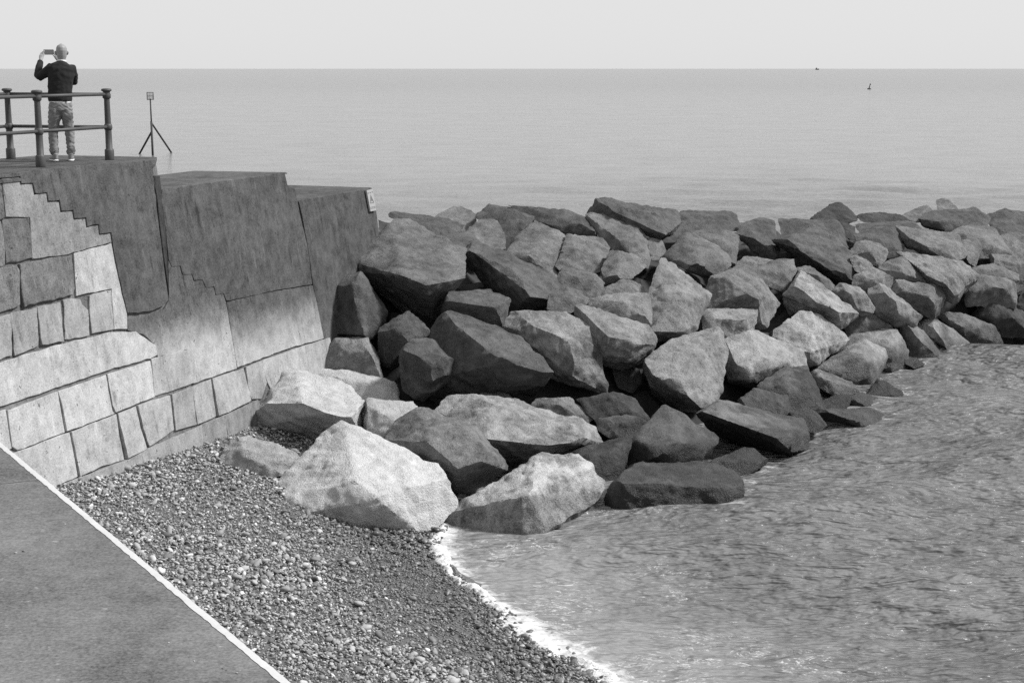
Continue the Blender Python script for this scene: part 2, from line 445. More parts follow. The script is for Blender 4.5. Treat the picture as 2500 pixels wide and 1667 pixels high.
ZR = {'2': (0, 370, 4.48), '3': (350, 380, 3.92), '4': (0, 650, 4.48), '5': (0, 900, 3.357), '6': (450, 780, 3.92), 's': (0, 0, 1.0),
      'a': (780, 460, 3.92), 'b': (1300, 460, 3.92), 'c': (1900, 460, 3.92), 'd': (850, 750, 3.357), 'e': (1400, 780, 3.92), 'f': (1850, 760, 3.618)}
def px(reg, txt):
    ox, oy, k = ZR[reg]; out = []
    for w in txt.split():
        a = [float(q) for q in w.split(',')]; out.append((ox + a[0] / k, oy + a[1] / k) + tuple(a[2:]))
    return out

wall = tag(empty('sea_wall', tuple(face_pt(3, .6))), 'stepped concrete and stone block sea wall carrying the railed promenade', 'sea wall')
INV = Matrix.Translation(wall.location).inverted()
def wall_part(name, me, color):
    o = link(name, me, M['wall'], wall, color); o.matrix_parent_inverse = INV; return o

def plate(name, poly, proud, back, color, bevel=.018, shrink=.008, jit=.006, seed=0, step=.10, tilt=0.0):
    """a block or facing panel lying in the wall face: irregular outline, rounded arris, real thickness"""
    g = np.random.default_rng(seed)
    A = np.array([to_sw(on_wall(u, v)) for u, v in poly]) if poly[0] is not None else np.array(poly[1:])
    ar = .5 * sum(A[i][0] * A[(i + 1) % len(A)][1] - A[(i + 1) % len(A)][0] * A[i][1] for i in range(len(A)))
    if ar < 0: A = A[::-1]
    Pn = []
    for i in range(len(A)):
        a, b = A[i], A[(i + 1) % len(A)]; L = np.linalg.norm(b - a); k = max(1, int(L / step))
        for t in range(k): Pn.append(a + (b - a) * t / k)
    Pn = np.array(Pn); n = len(Pn)
    tg = np.roll(Pn, -1, 0) - np.roll(Pn, 1, 0); tg /= np.linalg.norm(tg, axis=1)[:, None] + 1e-9
    inn = np.stack([-tg[:, 1], tg[:, 0]], -1)
    inn = inn / np.maximum(.55, np.abs((inn * np.roll(inn, 1, 0)).sum(1)))[:, None]
    Pn = Pn + g.normal(size=(n, 2)) * jit + inn * (shrink + .004 * np.abs(g.normal(size=(n, 1))))
    bv = bevel * (.6 + .8 * g.random((n, 1)))
    rings = [(Pn, back), (Pn, proud - bevel), (Pn + inn * bv * .35, proud - bevel * .35), (Pn + inn * bv, proud)]
    V = []; F = []; c_ = Pn.mean(0); gt = g.normal(size=2) * tilt
    for q, off in rings: V += [from_sw(a, off + ((a - c_) @ gt if off > back else 0)) for a in q]
    for k in range(3):
        for i in range(n):
            j = (i + 1) % n; F.append((k * n + i, k * n + j, (k + 1) * n + j, (k + 1) * n + i))
    F.append(tuple(range(3 * n, 4 * n)))
    me = mesh(name, V, F)
    return wall_part(name, me, color)

def prism(name, plan_off, top, color, mat='wall', low=-1.0, n_s=1):
    """a length of wall: plan_off = list of (s, offset) at the top; the front follows the batter"""
    V = []; F = []; n = len(plan_off)
    for zz in (low, top):
        for s, o in plan_off:
            p = face_pt(s, zz if o > -.2 else top); q = W0 + WD * s + WN * o; q[2] = zz
            V.append(face_pt(s, zz, -.024) if o > -.2 else q)
    for i in range(n): j = (i + 1) % n; F.append((i, j, n + j, n + i))
    F.append(tuple(range(n, 2 * n)))
    return wall_part(name, mesh(name, V, F), color)
# recessed body of the three lengths (seen only in the joints and on the ends)
prism('wall_core', [(-14, 0), (2.62, 0), (4.0, -.9), (3.85, -2.95), (-14, -2.95)], PROM - .03, (0.092, 0.109, 0.45, 1))
prism('wall_core', [(2.55, 0), (6.52, 0), (6.28, -1.62), (2.4, -1.62)], 4.70, (0.092, 0.109, 0.45, 1))
prism('wall_core', [(6.4, 0), (9.70, 0), (9.66, -1.66), (6.3, -1.66)], 4.20, (0.092, 0.109, 0.45, 1))
# toppings: deck of the promenade and the two lower tops, with a small nosing over the face
def topping(name, plan, zt, th, color, proud):
    V = []; n = len(plan)
    for zz, e in ((zt - th, 0), (zt - .02, 0), (zt, -.02)):
        for s, o in plan:
            if o > -.2: V.append(face_pt(s, zz, proud + e))
            else: q = W0 + WD * s + WN * o; q[2] = zz; V.append(q)
    F = [tuple(range(2 * n, 3 * n))]
    for k in range(2):
        for i in range(n): j = (i + 1) % n; F.append((k * n + i, k * n + j, (k + 1) * n + j, (k + 1) * n + i))
    return wall_part(name, mesh(name, V, F), color)
topping('deck', [(-14, 0), (2.60, 0), (4.05, -.9), (3.9, -2.97), (-14, -2.97)], PROM, .05, (0.060, 0.060, 0.5, 1), .0255)
topping('coping', [(2.68, 0), (6.54, 0), (6.30, -1.64), (2.5, -1.64)], 4.72, .03, (0.060, 0.060, 0.5, 1), .014)
topping('coping', [(6.62, 0), (9.74, 0), (9.70, -1.68), (6.4, -1.68)], 4.22, .03, (0.060, 0.060, 0.5, 1), .010)
DK = (0.052, 0.052, 0.4, 1)
# dark cement facings, standing proud of the older blockwork with a stepped lower edge
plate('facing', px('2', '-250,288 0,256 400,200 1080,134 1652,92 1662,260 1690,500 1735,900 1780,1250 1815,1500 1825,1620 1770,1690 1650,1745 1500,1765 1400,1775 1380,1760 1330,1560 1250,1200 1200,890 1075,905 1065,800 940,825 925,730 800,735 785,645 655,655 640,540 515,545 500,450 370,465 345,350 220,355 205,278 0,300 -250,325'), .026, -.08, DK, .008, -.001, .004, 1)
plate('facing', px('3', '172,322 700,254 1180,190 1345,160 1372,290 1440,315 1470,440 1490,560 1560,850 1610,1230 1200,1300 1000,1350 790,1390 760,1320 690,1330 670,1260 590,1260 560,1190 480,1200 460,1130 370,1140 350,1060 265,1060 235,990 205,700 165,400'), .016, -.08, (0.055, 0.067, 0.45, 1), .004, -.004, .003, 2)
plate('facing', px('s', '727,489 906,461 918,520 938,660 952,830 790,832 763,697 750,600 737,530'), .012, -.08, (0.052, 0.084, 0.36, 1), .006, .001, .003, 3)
# narrow darker strip for the groove between the first and the second length
plate('groove_strip', px('2', '1672,262 1745,258 1800,700 1830,1180 1850,1500 1842,1580 1800,1250 1752,900 1708,500'), .012, -.08, (0.029, 0.050, 0.4, 1), .01, .004, .003, 4)
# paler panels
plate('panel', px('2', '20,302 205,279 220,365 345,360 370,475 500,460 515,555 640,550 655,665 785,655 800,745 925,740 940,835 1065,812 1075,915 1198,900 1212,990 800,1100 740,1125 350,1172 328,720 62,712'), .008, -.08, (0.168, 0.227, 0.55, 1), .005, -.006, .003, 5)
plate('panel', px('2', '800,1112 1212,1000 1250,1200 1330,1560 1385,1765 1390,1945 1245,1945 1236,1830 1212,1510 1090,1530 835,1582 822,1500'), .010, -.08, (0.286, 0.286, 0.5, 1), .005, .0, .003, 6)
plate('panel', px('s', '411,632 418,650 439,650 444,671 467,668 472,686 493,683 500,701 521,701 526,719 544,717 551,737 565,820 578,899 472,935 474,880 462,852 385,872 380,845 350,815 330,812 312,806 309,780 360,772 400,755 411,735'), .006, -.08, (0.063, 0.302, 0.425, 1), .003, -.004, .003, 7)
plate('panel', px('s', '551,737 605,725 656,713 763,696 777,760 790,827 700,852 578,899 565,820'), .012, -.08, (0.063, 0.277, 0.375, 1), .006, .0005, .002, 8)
ST = [('2', '-200,328 18,304 58,730 0,745 -200,780', .17), ('2', '20,742 320,722 350,1170 60,1235', .13), ('2', '210,1228 480,1182 740,1130 795,1155 815,1500 790,1570 240,1700 215,1500', .15),
      ('2', '-200,1310 0,1275 180,1248 205,1300 213,1690 0,1768 -200,1830', .2), ('2', '-200,790 10,760 50,1080 45,1240 0,1262 -200,1290', .2),
      ('4', '-200,600 0,545 95,520 110,620 130,980 0,1020 -200,1080', .36), ('4', '100,516 400,446 430,870 150,990 120,640', .34), ('4', '408,444 660,386 690,820 440,870', .33), ('4', '690,368 870,348 890,420 960,480 970,760 760,800 712,800', .36), ('4', '968,328 1090,278 1205,263 1240,690 1000,740 985,600', .36),
      ('4', '-200,1110 0,1050 150,1005 690,845 760,832 960,783 1200,722 1380,722 1480,718 1580,780 1700,870 1720,970 1640,1005 1200,1130 600,1330 0,1540 -200,1610', .48),
      ('5', '-150,390 38,332 90,655 -150,760', .5), ('5', '45,347 462,190 535,520 140,668 92,640', .5), ('5', '470,187 862,52 908,350 930,368 537,515 500,300', .48), ('5', '875,46 1245,-68 1265,230 937,360 912,300', .5), ('4', '1650,1012 1740,992 2060,912 2110,1000 2120,1270 1980,1330 1692,1420 1672,1200', .42),
      ('5', '-60,760 145,677 555,522 575,600 632,885 410,980 0,1100', .46), ('5', '560,522 950,370 985,560 1025,742 830,802 640,882', .47), ('5', '955,367 1115,307 1150,480 1205,655 1037,737 992,540', .46), ('5', '1120,302 1390,217 1430,500 1222,642 1167,490', .46), ('5', '1395,214 1560,152 1610,460 1437,505', .36), ('5', '1565,150 1730,87 1772,390 1640,450 1617,455', .44), ('5', '1735,84 1995,-3 2050,262 1832,370 1778,385', .43),
      ('6', '582,456 735,397 792,602 740,760 640,760 612,700', .4), ('6', '745,392 1060,282 1120,490 1000,620 850,700 800,610', .42), ('6', '1065,280 1380,174 1420,320 1420,560 1130,560', .4),
      ('5', '300,1100 420,982 640,892 1030,745 1060,1000 600,1120', .33), ('5', '1036,741 1210,652 1640,467 1675,900 1066,1000', .34), ('5', '1646,464 1830,380 1870,760 1680,900', .3), ('5', '1835,377 2120,255 2200,420 2200,700 1876,800', .26)]
for i, (rg, tx, tn) in enumerate(ST):
    plate('stone', px(rg, tx), .008 + .018 * random.random(), -.08, (tn * .62, tn * .63, .3, 1), (.012 if i < 5 else .006), (-.001 if i < 10 else -.004), (.006 if i < 10 else .003), 20 + i, tilt=(0 if i == 10 else .028))

# the blockwork runs on to the left of the picture
for (z0, z1), se, tn in zip([(.9, 1.3), (1.3, 1.79), (1.79, 2.29), (2.29, 2.86), (2.86, 3.36), (3.36, 3.95), (3.95, 4.5), (4.5, 5.02)],
                            [-2.35, -2.2, -2.08, -1.92, -1.76, -1.6, -1.43, -1.27], [.30, .44, .46, .44, .36, .2, .2, .2]):
    s1 = se
    while s1 > -7.5:
        s0 = s1 - random.uniform(.75, 1.25)
        plate('stone', [None] + [to_sw(face_pt(a, b)) for a, b in ((s0, z0), (s1, z0), (s1, z1), (s0, z1))], .004 + .016 * random.random(), -.08, (tn * .6, tn * .62, .3, 1), .008, .003, .004, int(90 + abs(s1) * 31 + z0 * 7), tilt=.02)
        s1 = s0
# sign on the last length
sq = [on_wall(u, v) for u, v in px('s', '888,466 902.3,462.8 911.3,514.8 897.6,517.6')]
sgn = tag(empty('warning_sign', tuple(np.mean(sq, 0))), 'small white rectangular warning sign fixed to the end of the sea wall', 'sign')
SI = Matrix.Translation(sgn.location).inverted()
def sgn_pt(a, b, off): # a across 0..1, b down 0..1
    p = (sq[0] * (1 - a) + sq[1] * a) * (1 - b) + (sq[3] * (1 - a) + sq[2] * a) * b
    return p + WNU * off
def sgn_plate(name, poly, o0, o1, mat):
    n = len(poly); V = [sgn_pt(a, b, o0) for a, b in poly] + [sgn_pt(a, b, o1) for a, b in poly]
    F = [tuple(range(n, 2 * n))] + [(i, (i + 1) % n, n + (i + 1) % n, n + i) for i in range(n)]
    o = link(name, mesh(name, V, F), mat, sgn); o.matrix_parent_inverse = SI; return o
sgn_plate('panel', [(0, 0), (1, 0), (1, 1), (0, 1)], .03, .065, M['sign'])
for a0, a1, b0, b1 in ((.06, .24, .12, .17), (.42, .6, .12, .17), (.78, .95, .11, .16)):
    sgn_plate('print_mark', [(a0, b0), (a1, b0), (a1, b1), (a0, b1)], .064, .068, M['ink'])
for tri in ([(.5, .24), (.55, .28), (.24, .60), (.16, .60)], [(.5, .24), (.84, .60), (.76, .60), (.45, .28)], [(.16, .60), (.84, .60), (.84, .635), (.16, .635)]):
    sgn_plate('triangle_border', tri, .064, .068, M['ink'])
sgn_plate('pictogram', [(.47, .36), (.56, .36), (.57, .44), (.66, .52), (.6, .55), (.52, .48), (.42, .56), (.36, .53), (.46, .45)], .064, .068, M['ink'])
for b0 in (.80, .86):
    for a0, a1 in ((.08, .3), (.38, .62), (.7, .93)):
        sgn_plate('print_mark', [(a0, b0), (a1, b0), (a1, b0 + .028), (a0, b0 + .028)], .064, .068, M['ink'])

# ------------------------------------------------------------------ the breakwater
# each boulder: region of the survey, outline, ridge points (x,y,metres proud of the face), tone, label, extra
ROCKS = []
def B(reg, out, rid, tone, label, dz=0.0, th=1.0, mot=.45, wet=1.0, tilt=.45):
    ROCKS.append((px(reg, out), px(reg, rid), tone, label, dz, th, mot, wet, tilt))
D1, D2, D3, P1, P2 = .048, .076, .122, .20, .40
# --- heap against the wall
B('a','350,740 400,650 560,490 720,290 790,280 870,330 1030,380 1110,450 1370,590 1405,650 1340,800 1240,1000 1130,1290,-.3 1065,1340,-.35 1000,1310,-.4 800,1200,-.45 640,1050,-.4 500,940,-.3 400,820','700,810,.55 1050,905,.75 1265,880,.6 1090,1050,.35 500,770,.2 780,330,-.15',.108,'largest dark squared boulder tipped against the end of the sea wall',.25,1.0,.5)
B('a','75,950 110,900 260,825 390,800 430,850 520,980 600,1070 640,1170 620,1280 545,1400 440,1420 300,1440 130,1400 90,1150','345,900,.45 390,1200,.5 440,1410,.45',D2,'upright dark wedge of rock standing close against the wall',.2)
B('6','1330,460 1350,370 1410,230 1440,170 1600,190 1750,170 1800,230 1850,330 1900,560 1740,540 1500,460','1740,200,.25 1780,330,.3 1500,300,.25',P1*.85,'stumpy pale rock under the upright wedge beside the wall',.1)
B('a','655,250 700,235 800,235 990,280 1080,290 1230,290 1390,350 1370,400 1200,440 1060,440 900,350','1280,330,.2 1000,340,.2',D2,'flat slab behind the top corner of the largest squared boulder')
B('a','560,300 640,325 730,350 680,440 580,470','640,380,.1',D1,'small dark rock wedged behind the wall end',-.6)
B('a','1080,285 1150,260 1260,190 1300,200 1370,185 1450,210 1510,270 1500,400 1390,440 1230,400','1330,240,.25 1440,260,.2',D3,'knobbly two-humped rock on the crest right of the wall end',-.5)
B('a','1380,440 1480,340 1540,290 1640,295 1730,360 1780,440 1770,520 1740,610 1560,610 1400,560','1620,400,.3 1500,450,.3',D3,'rounded grey rock just below the two-humped crest rock')
B('a','1110,445 1250,430 1380,425 1520,480 1600,570 1400,640 1340,590 1200,510','1380,500,.15',D2,'half-hidden grey rock behind the right corner of the largest boulder',-.2)
B('a','1500,250 1590,190 1600,150 1640,145 1760,170 2000,230 2085,265 2070,330 1960,400 1900,450 1780,470 1740,390 1640,330 1510,290','1680,185,.3 1900,235,.35 2060,285,.3 1800,330,.1',D2,'long dark flat-topped rock on the crest left of centre',.3)
B('b','-200,170 -60,185 40,205 200,192 330,210 500,265 600,350 636,420 625,475 420,450 200,395 60,320 -40,280','200,255,.2 450,340,.3 580,400,.25',D2,'low jagged rock along the crest with a broken sloping top',.3)
B('a','1745,585 1900,440 2060,300 2110,315 2240,385 2330,440 2375,495 2355,565 2310,600 2290,760 2265,875 2170,810 2000,750 1850,690','2150,500,.25 2000,640,.3 2280,560,.2',D3*1.1,'pointed grey slab leaning like a roof gable',-.1)
B('a','1380,590 1400,530 1450,510 1560,540 1800,620 2000,740 2170,800 2265,875 2290,930 2260,1060 2190,1140,-.2 2000,1190,-.3 1830,1200,-.35 1700,1080,-.35 1550,900,-.3 1400,720,-.2','1480,620,.5 1750,720,.55 1990,780,.45 2050,1030,.5 1900,1000,.3',D2,'long overhanging rock right of the largest squared boulder',.1)
B('a','1150,1180 1230,1000 1320,990 1440,980 1620,970 1680,1040 1820,1080 1815,1150 1740,1330 1650,1320 1400,1280 1180,1250','1210,1090,.35 1450,1100,.4 1710,1140,.45',D2,'small brick-shaped rock lodged beneath the overhanging rock',.05)
B('a','1400,990 1500,965 1640,965 1720,1050 1560,1070','1550,1000,.1',D2,'sliver of rock on top of the small brick-shaped rock',-.5,.6)
# --- upper middle
B('b','245,740 280,560 335,460 430,445 600,475 720,520 735,560 710,660 690,780 640,830 500,800 330,790','620,520,.2 400,600,.25 650,700,.2',D3,'smooth square-faced rock beside the gable-shaped slab')
B('b','200,400 300,378 400,440 345,500 260,480','300,420,.1',D3,'little rock peeping above the square-faced rock',-.4,.6)
B('b','500,260 540,240 660,240 760,300 940,290 1010,300 1040,370 1110,520 1150,640 1130,710 1080,750 960,660 800,620 740,540 640,470 630,370','780,400,.3 1000,340,.25 1050,560,.3 830,500,.35',D3,'blocky rock with scooped face under the big crest slab',.1)
B('b','660,800 710,640 750,600 880,620 980,640 1060,710 1090,750 960,790 940,870 830,885 700,930 650,870','860,650,.35 780,860,.4 960,700,.2',D3*1.1,'small wedge with bright right face in the middle of the heap',.15)
B('b','540,230 580,100 700,115 940,140 1150,180 1400,225 1420,300 1410,360 1300,470 1240,500 1100,470 1040,390 1010,330 760,310 660,260','610,165,.3 860,198,.45 1000,195,.45 1230,245,.55 1260,440,.5',D2,'big long slab standing highest on the crest',.9)
B('b','1400,225 1500,235 1650,240 1900,215 1950,260 1980,330 1960,410 1740,420 1560,420 1400,440 1310,470 1410,360','1700,280,.2 1880,250,.15 1500,330,.25',D2,'flat angular rock on the crest just right of the highest slab',.2)
B('b','1090,480 1150,465 1240,500 1285,600 1250,670 1150,690 1110,560','1190,540,.2',D3,'small pale rock tucked under the highest slab',-.1)
B('b','1250,650 1330,560 1420,440 1500,425 1620,470 1690,520 1760,600 1830,600 1900,740 1830,790 1750,840 1680,840 1560,770 1420,780','1480,540,.5 1555,600,.5 1565,750,.45 1800,640,.2 1680,560,.4',D3*.9,'round-shouldered rock with a dark hollow face, centre of the heap',.15)
B('b','1545,420 1640,395 1740,410 1880,400 1975,450 1980,580 1940,740 1890,750 1830,620 1700,540 1620,480','1930,480,.2 1800,480,.25 1930,640,.2',D3*.9,'block with a notched corner right of the round-shouldered rock',-.1)
B('b','1960,420 1980,335 2160,310 2210,265 2300,290 2330,420 2352,560 2340,650 2270,710,-.3 2200,640,-.3 2130,540,-.3 1990,510,-.3','2100,400,.3 2250,560,.3 2120,490,.3',D2,'sloping rock with black hollow beneath, right of the notched block')
B('b','1090,960 1160,870 1180,780 1230,680 1290,675 1370,740 1440,810 1580,920 1690,1010 1680,1060 1620,1170 1640,1250 1560,1360 1470,1430 1350,1450 1220,1480 1180,1370 1150,1300 1170,1050','1260,740,.2 1480,1070,.45 1300,1150,.4 1200,1340,.4 1440,1380,.4 1230,1020,.25',P1*.85,'tall arrowhead-shaped pale slab standing in the centre',.25,.8)
B('b','685,960 760,920 860,880 1000,900 1060,940 1090,1010 900,1040 720,1040 650,1030','880,940,.2',D3,'low rounded rock left of the arrowhead slab',-.1)
B('b','550,1090 640,1030 860,1000 1080,1000 1110,1070 1140,1150 1160,1250 1150,1360 1000,1350 800,1260 650,1190','850,1080,.3 1060,1060,.25 1080,1230,.3',P1*.8,'broad grey rock directly left of the arrowhead slab',.05)
B('b','230,920 245,785 400,790 560,800 640,850 700,920 640,950 650,1050 560,1080 500,1030 350,1010 220,1000','520,840,.3 620,950,.25 350,860,.2',D3*.9,'mottled rock below the smooth square-faced rock')
B('b','150,1160 150,1020 330,940 480,990 540,1090 520,1130 400,1170 300,1190','350,1020,.25',D3*.85,'rough hump between the overhanging rock and the broad grey rock',.05)
B('b','370,1150 480,1090 800,1240 1000,1330 1150,1370 1200,1470 1090,1600 1010,1690,-.2 840,1735,-.3 720,1700,-.3 620,1650,-.1 600,1500 560,1360 450,1270','600,1290,.35 720,1400,.55 950,1480,.45 700,1600,.35 900,1620,.25',P1*.85,'large rounded boulder with one steep left side, mid slope',.2)
B('d','1260,150 1300,70 1400,50 1640,25 1800,35 1900,120 1980,150 2030,260 2050,350 2000,400 2060,560 2105,650 2090,685 1960,690 1850,650 1820,600 1640,560 1560,450 1490,290','1720,230,.4 1840,280,.45 1830,560,.4 1960,600,.3 1500,150,.3',P1*.8,'blotched pale boulder with a long hanging lobe',.15,.9,.8)
# --- lower left
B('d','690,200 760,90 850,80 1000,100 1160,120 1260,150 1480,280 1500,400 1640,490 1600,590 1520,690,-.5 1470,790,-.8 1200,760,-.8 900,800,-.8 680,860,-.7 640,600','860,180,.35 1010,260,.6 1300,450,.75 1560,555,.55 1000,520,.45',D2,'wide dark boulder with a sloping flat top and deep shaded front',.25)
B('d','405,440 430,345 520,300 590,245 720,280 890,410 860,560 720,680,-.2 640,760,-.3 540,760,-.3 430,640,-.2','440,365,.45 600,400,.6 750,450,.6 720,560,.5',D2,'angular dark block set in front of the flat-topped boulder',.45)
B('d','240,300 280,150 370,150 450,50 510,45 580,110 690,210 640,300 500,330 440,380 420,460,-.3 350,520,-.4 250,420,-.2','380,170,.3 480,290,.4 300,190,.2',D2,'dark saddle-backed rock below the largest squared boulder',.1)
B('6','610,910 690,790 720,700 850,580 960,500 1080,490 1250,510 1430,560 1600,640 1720,760 1740,850 1710,1150,-.4 1500,1150,-.6 1380,1200,-.7 1250,1260,-.7 1100,1310,-.7 900,1210,-.6 740,1120,-.4 640,1010,-.1','850,800,.65 1130,770,.9 1400,890,1.0 1600,930,.9 790,1000,.1 1000,640,.1',P2,'big bleached white boulder nearest the wall foot with a dark underside',.2,1.0,.2,.0)
B('6','1200,475 1430,465 1580,490 1720,540 1850,550 2020,590 2060,660 2075,790 1900,850 1740,820 1600,680 1430,580','1800,620,.2 1950,640,.2',P2,'bleached shelf of rock behind the big white boulder',-.35,.9,.2,.0)
B('6','1690,950 1720,790 1850,770 2050,790 2190,795 2215,840 2260,880 2100,1100 1970,1180 1960,1220 1800,1210 1700,1160','1735,815,.3 1900,915,.4 2015,1000,.45',P2*.8,'small split wedge with pale top between white boulder and dark dome',.2,.9,.2,.0)
B('6','350,1390 380,1260 430,1170 550,1110 680,1125 850,1190 1000,1260 1110,1310 1060,1470 900,1500 600,1500 450,1450','530,1180,.3 540,1330,.35 800,1300,.3',.26,'small grey boulder on the shingle at the wall foot',.8,.8,.3,.0)
B('s','662,1210 700,1160 760,1090 800,1055 835,1045 865,1060 900,1090 945,1085 965,1085 1010,1120 1060,1155 1095,1180 1104,1230 1095,1262 1045,1292 1010,1305 985,1315 905,1325 820,1320 760,1300 690,1275 675,1245','830,1095,.35 790,1190,.55 870,1175,.65 1000,1195,.55 910,1235,.65 740,1240,.4 940,1120,.4 960,1260,.5',.44,'large white peaked boulder resting on the shingle in front',.2,1.0,.15,.0)
B('d','340,1110 350,1020 450,920 560,850 620,840 720,880 880,960 950,945 1010,970 1080,1030 1130,1120 1200,1150 1285,1270 1260,1330 1150,1440,-.3 1000,1520,-.4 870,1570,-.4 830,1400 700,1290 560,1200 380,1150','700,930,.45 1000,1020,.5 1150,1180,.4 600,1100,.45 900,1300,.55 1120,1260,.45',D3,'dark smooth dome between the two pale front boulders',.15,1,.5,.3)
B('d','735,850 780,790 830,740 1040,730 1200,740 1380,760 1480,800 1700,860 1900,960 2040,1000 2100,1090 2060,1140 1850,1200,-.3 1600,1260,-.4 1400,1330,-.5 1250,1340,-.5 1150,1200,-.2 1000,1060 880,960','1100,790,.35 1500,850,.45 1150,1080,.65 1400,1080,.65 1650,1140,.65 1950,1080,.55 1850,1000,.5',P1,'long pale ridge-shaped boulder behind the dark smooth dome',.15,1,.7,.3)
B('d','1020,750 1100,690 1250,685 1330,720 1375,780 1200,790','1200,720,.1',D3,'thin cap of rock showing above the long pale ridge boulder',-.4,.6)
B('s','1080,1275 1130,1225 1190,1190 1260,1140 1330,1115 1380,1106 1410,1115 1445,1150 1465,1180 1460,1210 1440,1235 1390,1275 1325,1330 1250,1335 1170,1322 1105,1300','1255,1195,.5 1285,1225,.65 1318,1312,.4 1400,1145,.35 1340,1135,.35 1200,1230,.4',P1*1.45,'two-toned boulder at the water edge with a bright right face',.15,1,.75,.35)
B('d','1480,800 1560,740 1800,740 1870,800 1960,860 2010,930 1900,990 1700,920','1700,790,.2 1850,860,.2',D3,'mottled low rock behind the long pale ridge boulder',-.3,.8,.8)
# --- low wet rocks
B('e','40,770 200,720 370,700 520,720 600,770 690,900 740,970 640,1020 300,980 180,950','380,740,.2 560,860,.25',D1,'black wet rock in the hollow under the big pale boulders',-.1)
B('e','210,970 300,930 500,910 600,930 690,980 640,1080 480,1130 350,1140 260,1080','420,990,.3 560,960,.25',D2,'low ribbed wet rock left of the dark triangular one',.1)
B('e','-40,1260 270,1180 560,1100 520,1180 490,1260 495,1330 480,1460 400,1560 250,1600 100,1500 -40,1400','250,1290,.4 450,1250,.4 120,1380,.3',D1,'dark flat wet slab between the ridge boulder and the water',.1)
B('e','480,1250 540,1130 740,980 800,890 850,850 900,850 1060,920 1200,1020 1360,1160 1330,1260 1250,1350 1000,1430 600,1440 500,1380','560,1190,.35 900,1100,.5 1000,930,.2 800,1300,.5 1100,1180,.4',D2,'dark triangular boulder standing in the shallows',.2)
B('s','1484,1240 1490,1180 1541,1132 1640,1128 1700,1127 1800,1150 1825,1180 1830,1270 1790,1325,-.02 1658,1330,.0 1541,1325,-.02 1484,1290','1505,1190,.6 1650,1186,.75 1808,1190,.6',D2,'low black rock alone in the water nearest the viewer',.0,1,.3)
B('e','1280,1420 1360,1350 1440,1330 1620,1220 1740,1240 1860,1330 1860,1390 1700,1440 1620,1500 1480,1490','1450,1350,.2 1700,1300,.25 1610,1380,.3',D2,'small half-awash rock just behind the lone black one',.0)
B('e','1230,870 1270,820 1370,770 1560,840 1830,890 2030,900 2180,950 2260,1040 2270,1110 2230,1250,-.1 2080,1310,-.3 1900,1290,-.5 1700,1220,-.6 1380,1140,-.6 1260,1040,-.4','1265,870,.4 1600,1000,.6 1900,1115,.65 2040,1110,.55 2080,1260,.3',D3,'long tilted slab with pale top and black side reaching the water',.15)
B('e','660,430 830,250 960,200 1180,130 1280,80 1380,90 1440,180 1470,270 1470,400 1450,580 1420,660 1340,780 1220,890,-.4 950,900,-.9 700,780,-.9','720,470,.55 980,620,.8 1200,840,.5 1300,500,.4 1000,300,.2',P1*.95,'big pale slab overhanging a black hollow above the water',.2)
B('e','1450,190 1640,130 1760,120 2000,190 2200,310 2230,400 2230,500 2000,560 1850,620 1750,670,-.2 1640,650,-.3 1460,590,-.2','1800,350,.5 1600,550,.45 2050,420,.4',P1*1.1,'smooth pale domed boulder right of the overhanging slab',.1)
B('f','0,690 60,590 200,510 300,490 420,490 470,560 520,680 570,800 590,890 520,940 350,960 200,900 80,800','300,600,.4 450,700,.4 200,650,.35',D2,'dark boulder with two white blotches near the waterline',.2,1,1.0)
B('e','1570,780 1640,710 1750,660 1880,690 2050,740 2100,860 2080,930 1830,920 1620,860','1750,720,.2 1980,790,.3',D2,'dark oval rock in front of the white-blotched boulder',.35)
B('f','270,910 340,870 420,850 530,890 600,1010 560,1060 470,1070 430,1000 340,950','450,920,.25 540,1000,.25',D2,'small dark wedge where the tilted slab meets the water',.25)
# --- right flank
B('f','110,210 230,120 330,30 380,0 480,0 560,40 660,140 750,210 810,255 720,320 600,410 500,470 440,480 420,390 330,310 200,250','300,240,.2 500,200,.5 440,400,.45 620,280,.35',P1*1.25,'pale squarish boulder with smooth sloping face on the right flank',.25)
B('f','510,500 620,440 700,380 830,330 870,260 960,245 1060,290 1150,340 1160,400 1120,500 1080,590 1000,670 900,690 860,660 720,600','900,390,.5 820,360,.4 1020,480,.5 980,310,.3',P1,'round-topped boulder with a bright cap at the water edge',.3)
B('f','690,350 740,280 870,210 1010,160 1180,145 1240,160 1310,270 1335,370 1280,500 1200,550 1120,560 1000,420 900,330','1150,230,.4 1210,400,.4 950,240,.3',P1*.9,'grey boulder half hidden behind the bright-capped one')
B('f','470,530 520,510 620,550 720,590 800,610 870,660 895,720 800,760 690,750 580,700 520,660','570,590,.35 740,635,.35',P1,'small pale cracked rock by the white-blotched boulder',.3)
B('f','790,790 840,740 900,730 1030,750 1120,820 1190,895 1100,910 960,880','900,800,.3 1080,850,.25',D3,'flat low rock awash at the waterline',.1)
B('f','1120,800 1160,770 1200,755 1280,790 1340,860 1250,900','1210,810,.15',P1,'pale tip of rock just breaking the surface')
B('f','950,740 1050,600 1140,630 1260,690 1400,795 1250,810 1100,780 1000,760','1060,630,.2 1200,730,.3',D1,'dark pointed rock in the water beyond the flat low one',.1)
B('f','530,910 600,880 720,850 830,850 1000,860 1120,920 1240,990 1000,1075 800,1075,-.4 620,1020,-.4','640,900,.4 860,975,.55 990,1045,.35',D3,'low shelving rock with a black undercut at the water',.1)
B('f','560,790 700,730 840,740 800,850 600,870','700,780,.15',D1,'dark wet stone in the gap behind the shelving rock',-.1,.7)
